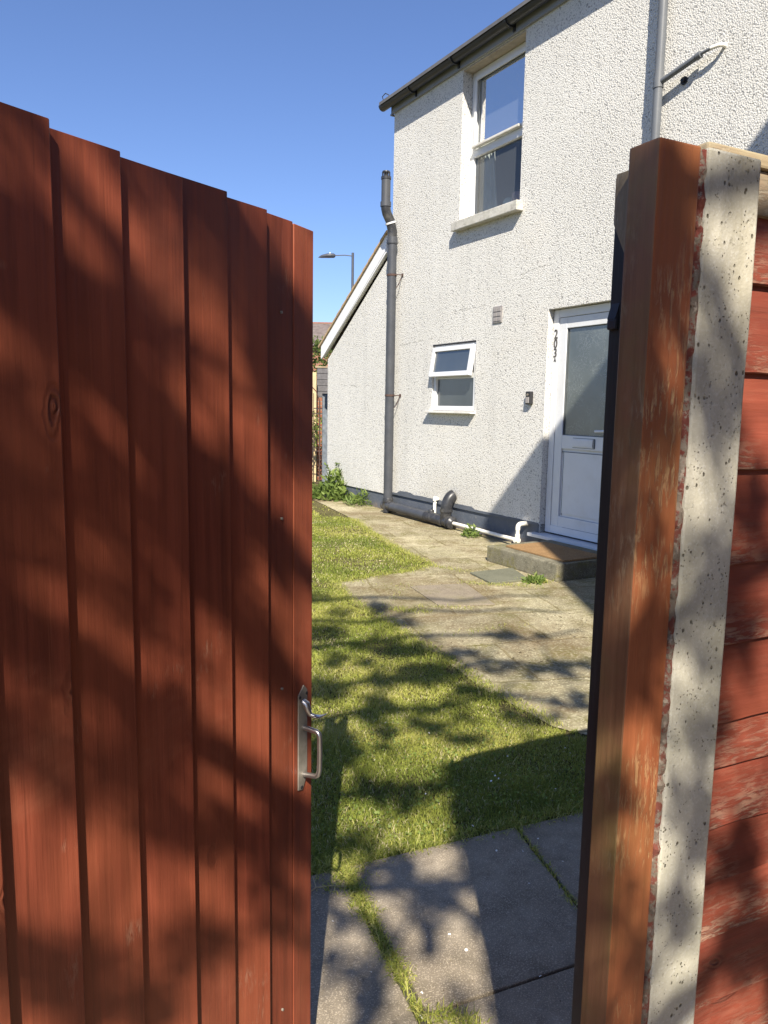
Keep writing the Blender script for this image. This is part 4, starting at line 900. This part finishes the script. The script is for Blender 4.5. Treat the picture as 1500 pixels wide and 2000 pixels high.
# ------------------------------------------------------------------ background left
mp_ = thing('metal_post', 'dark grey painted metal post standing at the lean-to corner', 'post', (-.985, 12.55, 0), R(10))
m = MB(); m.box((-.042, -.042, 0), (.042, .042, 1.53), .005); m.done('shaft', 'leadgrey', mp_)
m = MB(); m.box((-.047, -.047, 1.53), (.047, .047, 1.545), .004); m.done('post_cap', 'blackmetal', mp_)
m = MB(); m.box((-.18, -.01, 1.30), (-.043, .01, 1.315)); m.box((-.15, -.01, 1.22), (-.043, .01, 1.232)); m.done('hinge_pin', 'blackmetal', mp_)
ig = thing('iron_gate', 'thin rusty iron garden gate seen past the red gate edge', 'gate', (-1.06, 12.45, 0), R(-4))
m = MB(); m.tube([(0, 0, .05), (0, 0, 1.42)], .011, 8); m.tube([(-.9, 0, .05), (-.9, 0, 1.42)], .011, 8)
for z in (.10, .62, 1.22): m.tube([(-.9, 0, z), (0, 0, z)], .008, 8)
m.tube([(0, 0, 1.42), (-.06, 0, 1.58), (-.18, 0, 1.70), (-.45, 0, 1.76), (-.72, 0, 1.70), (-.84, 0, 1.58), (-.9, 0, 1.42)], .008, 8); m.done('gate_frame', 'rusty', ig, smooth=True)
for k in range(8):
    m = MB(); x = -.1-k*.1; m.tube([(x, 0, .10), (x, 0, 1.66 if 1 < k < 6 else 1.55)], .0055, 6); m.done('bar', 'rusty', ig)
pr = thing('brick_pier', 'red-brown brick pier with dark boarded top behind the metal post', 'pier', (-1.13, 14.1, 0), R(4))
m = MB(); m.box((-.13, -.11, 0), (.13, .11, 1.50)); m.done('brickwork', 'brick', pr)
m = MB()
for k in range(5): m.box((-.115, -.118, 1.505+k*.105), (.115, -.095+.0, 1.603+k*.105), .003)
m.box((-.12, -.094, 1.50), (.12, .1, 2.02)); m.done('dark_boarding', simple('dark_grey_boards', (.12, .115, .12), .8, .3, 14, .002), pr)
m = MB(); m.box((-.15, -.13, 2.022), (.15, .13, 2.05), .003); m.done('cap', 'oldwood', pr)
wf = thing('timber_fence', 'pale timber fence left of the brick pier', 'fence', (-1.31, 13.7, 0), R(2))
m = MB(); m.box((.02, -.04, 0), (.085, .04, 1.93), .004); m.done('post', 'palewood', wf)
for k in range(9):
    m = MB(); m.box((-.14-k*.145, -.01, .05), (-.005-k*.145, .012, 1.80+.02*(k % 2)), .003); m.done('board', 'palewood', wf)
for z in (.45, 1.45):
    m = MB(); m.box((-1.3, .0125, z), (.02, .05, z+.07)); m.done('rail', 'palewood', wf)
lwl = MB(); lwl.box((-3.5, -.09, 0), (.0, .09, .36), .008)
tag(lwl.done('garden_wall', 'roadside', None, (-1.0, 15.4, 0), (0, 0, R(5))), 'low pale concrete wall behind the iron gate', 'wall')
ivy_c = np.stack([rng.normal(-1.33, .17, 700), rng.normal(13.3, .08, 700), np.abs(rng.normal(.95, .14, 700))], 1)
iv = thing('climbing_shrub', 'small leafy shrub against the pale timber fence', 'shrub', (-1.33, 13.3, 0))
leaf_mesh('leaves', ivy_c-np.array([-1.33, 13.3, 0]), rng.uniform(.03, .075, 700), rng.random(700), 1.8, .2, mat='weed', parent=iv)
m = MB(); m.tube([(0, 0, 0), (.02, 0, .5), (-.03, 0, .95)], [.012, .009, .004], 6); m.tube([(0, 0, .4), (.1, 0, .7), (.14, 0, 1.05)], [.008, .006, .003], 6); m.done('stem', 'bark', iv)
hd = thing('hedge', 'green hedge in front of the far tiled roof', 'hedge', (-2.6, 22, 0))
n = 9000; c = np.stack([rng.uniform(-2.6, 1.6, n), rng.uniform(-.6, .6, n), rng.random(n)**.8], 1); hgt = 2.85+.45*fnoise(c[:, 0], c[:, 1], 1.7, 61); c[:, 2] *= hgt
leaf_mesh('foliage', c, rng.uniform(.07, .15, n), np.clip(rng.random(n)*.6+c[:, 2]/hgt*.35, 0, 1), 1.7, .2, mat='hedge', parent=hd)
m = MB()
for x in (-2, -1, 0, 1): m.tube([(x, 0, 0), (x+.1, 0, 1.2), (x, .1, 2.3)], [.06, .05, .02], 8)
m.done('trunk', 'bark', hd)
fh = thing('far_house', 'distant house with brown tiled roof beyond the hedge', 'house', (-7.4, 45, 0), 0)
m = MB(); m.box((-5, 0, 0), (4.4, 7, 4.85)); m.done('wall', 'brick', fh)
m = MB()
v = [m.bm.verts.new(c) for c in ((-5.4, -.45, 4.75), (5.1, -.45, 4.75), (5.1, 7.45, 4.75), (-5.4, 7.45, 4.75), (-4.0, 3.5, 6.38), (4.25, 3.5, 6.38))]
for f in ((0, 1, 5, 4), (1, 2, 5), (2, 3, 4, 5), (3, 0, 4), (0, 3, 2, 1)): m.bm.faces.new([v[i] for i in f])
m.done('roof', 'tile', fh)
m = MB(); m.box((-4.0, 3.42, 6.36), (4.3, 3.58, 6.45)); m.done('ridge_tile', 'brick', fh)
m = MB()
m.box((-1.2, -.02, 2.9), (.4, .0, 4.1)); m.done('window', 'pvc', fh)
sl = thing('street_lamp', 'dark street lamp on a tall pole above the lean-to roof', 'street lamp', (-1.335, 30, 0))
m = MB(); m.tube([(0, 0, 0), (0, 0, 1.2), (0, 0, 1.25), (0, 0, 7.08)], [.085, .08, .055, .048], 14); m.done('pole', 'lamp', sl, smooth=True)
m = MB(); m.tube([(0, 0, 6.96), (-.30, 0, 6.99), (-.72, 0, 6.97)], .02, 8); m.done('arm', 'lamp', sl, smooth=True)
m = MB(); pr_ = [((-.66, 0, 6.965), .05), ((-.72, 0, 6.965), .085), ((-.95, 0, 6.95), .095), ((-1.18, 0, 6.91), .07), ((-1.30, 0, 6.88), .015)]
m.tube([p for p, _ in pr_], [r for _, r in pr_], 12)
for v in m.bm.verts: v.co.z = max(v.co.z, 6.885); v.co.y *= 1.5
m.done('lamp_head', 'lamp', sl, smooth=True)
m = MB(); m.tube([(-.86, 0, 7.03), (-.86, 0, 7.08)], [.03, .02], 10); m.done('photocell', 'pvc', sl)

# ------------------------------------------------------------------ neighbour house behind right: its roof line throws the shadow beside the door
nh = thing('neighbour_house', 'brick neighbouring house with tiled gable roof behind the right fence', 'house', (1.43, .8, 0))
m = MB(); m.prism([(0, 0), (0, 6.62), (3.45, 8.42), (6.9, 6.62), (6.9, 0)], 1, -6.5, 0.0); m.done('wall', 'brick', nh)
m = MB(); m.prism([(.0, 6.625), (.0, 6.90), (3.45, 8.70), (7.28, 6.71), (7.28, 6.60), (3.45, 8.585)], 1, -6.7, -.551)
m.prism([(-.33, 6.66), (-.33, 6.74), (3.45, 8.70), (7.28, 6.71), (7.28, 6.60), (3.45, 8.585)], 1, -.55, .02); m.done('roof', 'tile', nh)

# ------------------------------------------------------------------ tree behind the viewer: its boughs dapple gate, fence and lawn
def tree(x, y, seed, label, H, crown_c, crown_r, nl, nclump, lean=(0, 0)):
    rg = np.random.default_rng(seed); rr_ = random.Random(seed); root = thing('garden_tree', label, 'tree', (x, y, 0))
    b = MB(); tips = []
    tr = [(0, 0, 0), (lean[0]*.3, lean[1]*.3, H*.25), (lean[0]*.7, lean[1]*.7, H*.5), (lean[0], lean[1], H*.8)]
    b.tube(tr, [.17, .13, .10, .04], 12); b.done('trunk', 'bark', root, smooth=True)
    b = MB()
    def grow(p, d, L, r, lev):
        pts = [p]; dd = d.copy(); n_ = 4
        for i in range(n_):
            dd = (dd+Vector((rr_.gauss(0, .16), rr_.gauss(0, .16), rr_.gauss(.05, .12)))).normalized(); pts.append(pts[-1]+dd*(L/n_))
        b.tube(pts, [r*(1-.7*i/n_) for i in range(n_+1)], 6 if lev else 8, caps=False)
        if lev >= 3: tips.append(pts[-1]); tips.append(pts[2]); return
        for k in range(4 if lev == 0 else 3):
            q = pts[rr_.choice((2, 3, 4))]; e = (dd+Vector((rr_.gauss(0, .75), rr_.gauss(0, .75), rr_.gauss(.1, .5)))).normalized(); grow(q, e, L*rr_.uniform(.5, .75), r*.5, lev+1)
    for k in range(9):
        t = .45+.05*k; bp = Vector((lean[0]*t, lean[1]*t, H*.8*t*1.15)); a = k*2.4+rr_.uniform(-.4, .4)
        tgt = Vector((crown_c[0]+crown_r[0]*.8*math.cos(a), crown_c[1]+crown_r[1]*.8*math.sin(a), crown_c[2]+crown_r[2]*rr_.uniform(-.7, .8)))
        grow(bp, (tgt-bp).normalized(), (tgt-bp).length*.62, .06, 0)
    b.done('limbs', 'bark', root)
    # leaf clumps hang on the twig tips
    T = np.array([list(t) for t in tips]); T = T[(np.abs((T-np.array(crown_c))/np.array(crown_r))**2).sum(1) < 1.5]
    sel = T[rg.choice(len(T), min(nclump, len(T)), replace=False)]
    idx = rg.integers(0, len(sel), nl); sig = rg.uniform(.10, .24, len(sel))
    sig *= .8; c = sel[idx]+rg.normal(size=(nl, 3))*sig[idx][:, None]*np.array([1, 1, .8])
    leaf_mesh('crown', c, rg.uniform(.05, .09, nl), rg.random(nl), 1.6, 0., mat='leaf', rg=rg, parent=root)
    return root
BOUGHS = [(.285,2.44,.03,.05), (.33,2.30,.025,.04), (.30,2.16,.03,.03), (-0.16,4.57,0.20,0.16), (-0.32,4.02,0.15,0.12), (0.04,3.77,0.21,0.12), (0.27,3.40,0.13,0.11), (-0.15,3.54,0.13,0.10), (0.06,2.97,0.12,0.11), (-0.23,3.17,0.12,0.12), (0.30,2.88,0.13,0.10), (-0.01,2.67,0.15,0.10), (-0.08,2.54,0.09,0.07), (0.16,2.25,0.07,0.09), (0.03,2.34,0.09,0.08), (-0.15,2.12,0.09,0.06), (-0.06,2.00,0.09,0.05), (0.24,3.73,0.16,0.12), (0.45,3.68,0.11,0.09), (0.81,4.02,0.16,0.09), (0.60,3.56,0.12,0.09), (0.88,3.44,0.10,0.09), (1.04,3.52,0.09,0.11), (0.93,3.13,0.08,0.08), (0.40,3.41,0.16,0.08), (0.17,4.25,0.13,0.08), (-0.46,4.77,0.14,0.10), (0.53,3.18,0.14,0.07), (0.14,3.28,0.11,0.07), (0.69,2.93,0.12,0.06), (0.39,2.70,0.09,0.05), (0.08,1.87,0.03,0.06), (0.14,1.75,0.03,0.06), (0.20,1.77,0.03,0.05), (-0.05,1.67,0.07,0.03), (0.04,1.61,0.04,0.05), (-0.06,1.53,0.06,0.03), (0.00,1.43,0.05,0.05), (0.15,1.63,0.03,0.03), (0.22,1.42,0.03,0.02), (-0.14,1.75,0.05,0.03), (-0.38,2.40,0.10,0.03), (-0.32,2.53,0.08,0.03), (-0.26,2.63,0.04,0.03), (-0.22,2.62,0.10,0.03), (-0.15,2.64,0.05,0.05), (-0.34,2.30,0.08,0.02), (-0.29,2.36,0.04,0.02), (-0.33,2.08,0.10,0.04), (-0.39,2.01,0.06,0.03), (-0.39,1.89,0.09,0.04), (-0.31,1.96,0.06,0.03), (-0.26,2.19,0.03,0.04), (-0.31,1.84,0.09,0.03), (-0.22,2.26,0.05,0.05), (-0.17,2.26,0.04,0.04), (-0.25,2.08,0.03,0.02), (-0.38,1.72,0.06,0.03), (-0.22,1.71,0.07,0.03), (-0.30,1.69,0.06,0.04), (-0.17,1.63,0.03,0.03), (-0.38,1.43,0.09,0.04), (-0.26,1.50,0.04,0.04), (-0.31,1.39,0.05,0.03), (-0.40,2.23,0.03,0.02), (-0.17,2.04,0.03,0.03), (-0.15,2.47,0.03,0.03), (0.28,2.35,0.03,0.03), (0.33,2.40,0.02,0.02), (0.34,2.37,0.02,0.02), (0.28,2.24,0.02,0.01), (0.29,2.20,0.02,0.02), (0.28,2.11,0.02,0.04), (0.34,2.14,0.02,0.03), (0.27,2.02,0.02,0.04), (0.34,2.01,0.02,0.02), (0.28,1.87,0.02,0.02), (0.29,1.69,0.03,0.04), (0.31,1.82,0.02,0.01), (0.32,1.54,0.03,0.03), (0.35,1.47,0.02,0.01), (0.42,2.31,0.03,0.03), (0.43,2.22,0.02,0.03), (0.43,2.02,0.03,0.03), (0.47,1.99,0.02,0.02), (0.42,1.89,0.02,0.02), (0.44,1.79,0.03,0.02), (0.42,1.70,0.02,0.02), (0.45,1.66,0.03,0.02), (0.41,1.53,0.03,0.03), (0.53,1.63,0.03,0.02), (0.55,1.50,0.03,0.04), (0.49,2.05,0.02,0.02), (0.49,1.87,0.02,0.02), (0.47,2.24,0.02,0.02)]
def bough_tree(x, y, seed, label, yc, blobs, sprays):
    """tree whose leafy boughs hang in separate sprays; u = X, w = height + 0.9*Y along a sun ray"""
    rg = np.random.default_rng(seed); root = thing('garden_tree', label, 'tree', (x, y, 0)); O = Vector((x, y, 0))
    b = MB(); trunk = [Vector((0, 0, 0)), Vector((.05, .05, 1.6)), Vector((.12, .1, 3.2)), Vector((.1, .2, 5.0)), Vector((.2, .1, 7.4))]
    b.tube(trunk, [.16, .13, .11, .08, .03], 12); b.done('trunk', 'bark', root, smooth=True)
    pts = []; rad = []
    for (u, w_, ru, rw) in sprays:
        Y = yc+rg.uniform(-.3, .3)
        if rw > .055 and u > -.2:
            for _ in range(5):
                a_, q_ = rg.uniform(0, 6.28), math.sqrt(rg.random()); Y = yc+rg.uniform(-.3, .3); uu, ww = u+math.cos(a_)*q_*ru*1.15, w_+math.sin(a_)*q_*rw*1.1
                pts.append((uu, Y, ww-.9*Y)); rad.append((ru*rg.uniform(.25, .5), rw*rg.uniform(.25, .55)))
        else:
            pts.append((u, Y, w_-.9*Y)); rad.append((ru*1.08, rw*1.1))
    for k in range(26):
        u = rg.uniform(.45, 1.0); w_ = rg.uniform(.9, 2.5); Y = yc+rg.uniform(-.3, .3); pts.append((u, Y, w_-.9*Y)); rad.append((rg.uniform(.03, .07), rg.uniform(.025, .06)))
    for k in range(blobs):
        u = rg.uniform(-2.9, -.62); w_ = rg.uniform(.9, 4.9)
        Y = yc+rg.uniform(-.7, .5); pts.append((u, Y, w_-.9*Y)); rad.append((rg.uniform(.07, .2), rg.uniform(.06, .14)))
    P = [Vector(p)-O for p in pts]
    # limbs: horizontal boughs at several heights, sprays hang off the nearest one
    limbs = []; b = MB(); zmin = min(p.z for p in P); zmax = max(p.z for p in P)
    for k in range(9):
        zt = zmin+(zmax-zmin)*(k+.5)/9; st = Vector((.1, .12, max(1.8, zt-.7))); rp = [st]; d = Vector((1.25-x, yc-y, zt+rg.uniform(-.25, .35))) - st
        for i in range(1, 11):
            t = i/10; rp.append(st+d*t+Vector((0, rg.normal()*.07, math.sin(t*3)*.12+rg.normal()*.06)))
        b.tube(rp, [.045*(1-.8*i/10)+.004 for i in range(11)], 7, caps=False); limbs += rp
    for p in P:
        q = min(limbs, key=lambda l: (l-p).length+ (0 if l.x < p.x else .3)); mid = (p+q)/2+Vector((0, 0, .05))
        b.tube([q, mid, p], [.012, .008, .003], 5, caps=False)
        for _ in range(3):
            e = p+Vector(rg.normal(size=3)*.10); b.tube([p, (p+e)/2, e], [.004, .003, .002], 4, caps=False)
    b.done('limbs', 'bark', root)
    C_ = []; 
    for p, (ru, rw) in zip(P, rad):
        k = int(5600*ru*rw*math.pi*rg.uniform(.75, 1.2))+14
        g = rg.normal(size=(k, 3)); g /= np.linalg.norm(g, axis=1)[:, None]; g *= (rg.random(k)**.42)[:, None]
        C_.append(np.array(p)[None]+g*np.array([ru, max(.05, rw), rw])[None]*rg.uniform(.8, 1.1))
    c = np.concatenate(C_); n = len(c); print('leaves', n)
    leaf_mesh('crown', c, rg.uniform(.03, .06, n), rg.random(n), 1.7, 0., mat='leaf', rg=rg, parent=root)
    return root
bough_tree(-2.1, -2.9, 5, 'spring tree behind the viewer whose boughs dapple gate and lawn', -2.6, 90, BOUGHS)

# ------------------------------------------------------------------ litter: petals, dead leaves, twig
def petal_mesh(s, seed):
    rg = random.Random(seed); b = bmesh.new(); c = b.verts.new((0, 0, s*.12)); v = []
    for k in range(7):
        a = k*2*math.pi/7; v.append(b.verts.new((math.cos(a)*s*rg.uniform(.7, 1.1), math.sin(a)*s*.7*rg.uniform(.7, 1.1), s*rg.uniform(.1, .4))))
    for k in range(7): b.faces.new((c, v[k], v[(k+1) % 7]))
    me = bpy.data.meshes.new('petal'); b.to_mesh(me); b.free(); return me
pms = [petal_mesh(.0055, k) for k in range(4)]
spots = [(-.116, 1.844), (-.013, 1.665), (.0, 1.93), (.222, 1.744), (.185, 1.80), (.125, 1.79), (.155, 1.79), (.10, 1.53), (.105, 1.60), (.36, 2.18), (.44, 2.18), (.43, 2.02), (.50, 2.25), (.39, 1.66), (.555, 1.83), (.56, 1.74), (.545, 1.93), (.21, 2.27), (.30, 2.30), (.55, 2.13), (-.19, 1.79), (.42, 2.64), (.43, 2.62), (.40, 2.6), (.415, 2.67), (.44, 2.66), (.72, 2.85), (.74, 2.84), (.73, 2.88), (.49, 2.80), (.16, 2.5), (-.02, 2.75), (.20, 3.0), (.02, 3.1), (.62, 2.55)]
for i, (x, y) in enumerate(spots):
    o = mkobj('petal', pms[i % 4], 'petal', None, (x, y, .0145 if ((x-G0.x)*gy.x+(y-G0.y)*gy.y) < 0 else .026), (random.uniform(-.4, .4), random.uniform(-.4, .4), random.uniform(0, 6)))
    s = random.uniform(.6, 1.15); o.scale = (s, s, s)
    onp = ((x-G0.x)*gy.x+(y-G0.y)*gy.y) < 0
    tag(o, 'tiny white petal lying on the grey path slabs' if onp else 'tiny white petal lying in the near lawn grass', 'petal', 'white petals on the path slabs' if onp else 'white petals in the near lawn')
nd = 2600; dx_ = rng.uniform(-.35, 1.0, nd); dy_ = rng.uniform(1.4, 2.5, nd); gyv = (dx_-G0.x)*gy.x+(dy_-G0.y)*gy.y; k_ = gyv < .0
dx2 = rng.uniform(-.3, 2.0, 5200); dy2 = rng.uniform(3.1, 9.5, 5200); k2 = inside(PAVE_POLY, dx2, dy2) & (fnoise(dx2, dy2, 1.7, 77) > .42)
cc = np.concatenate([np.stack([dx_[k_], dy_[k_], np.full(k_.sum(), .0165)], 1), np.stack([dx2[k2], dy2[k2], np.full(k2.sum(), .008)], 1)])
M['chaff'] = grassmat('dry_chaff', (.10, .07, .04), (.30, .24, .14), (.50, .44, .30), (.7, .66, .52))
def flat_bits(name, c, L, tone):
    n = len(c); a = rng.uniform(0, 6.28, n); d = np.stack([np.cos(a), np.sin(a), rng.uniform(-.25, .25, n)], 1)*L[:, None]/2; s_ = np.stack([-np.sin(a), np.cos(a), np.zeros(n)], 1)*L[:, None]*.22
    P = np.stack([c-d, c+s_, c+d, c-s_], 1); me = bpy.data.meshes.new(name); me.vertices.add(n*4); me.vertices.foreach_set('co', P.reshape(-1).astype(np.float32))
    me.loops.add(n*4); me.loops.foreach_set('vertex_index', np.arange(n*4, dtype=np.int32)); me.polygons.add(n); me.polygons.foreach_set('loop_start', np.arange(0, n*4, 4, dtype=np.int32)); me.update(calc_edges=True)
    me.attributes.new('tone', 'FLOAT', 'POINT').data.foreach_set('value', np.repeat(tone, 4).astype(np.float32)); return mkobj(name, me, 'chaff')
tag(flat_bits('dry_chaff', cc, np.concatenate([rng.uniform(.002, .006, k_.sum()), rng.uniform(.008, .022, k2.sum())]), rng.random(len(cc))), kind='stuff')
m = MB(); m.tube([(-.06, -.03, 0), (-.01, .01, .004), (.03, .012, .004), (.075, .002, .002)], .0016, 6); m.tube([(-.01, .01, .004), (-.015, .05, .012)], .0012, 6)
tag(m.done('twig', 'palewood', None, (-.16, 1.97, .016), (0, 0, .2)), 'thin pale twig lying on the slab edge by the gate', 'twig')
bpy.context.view_layer.update()
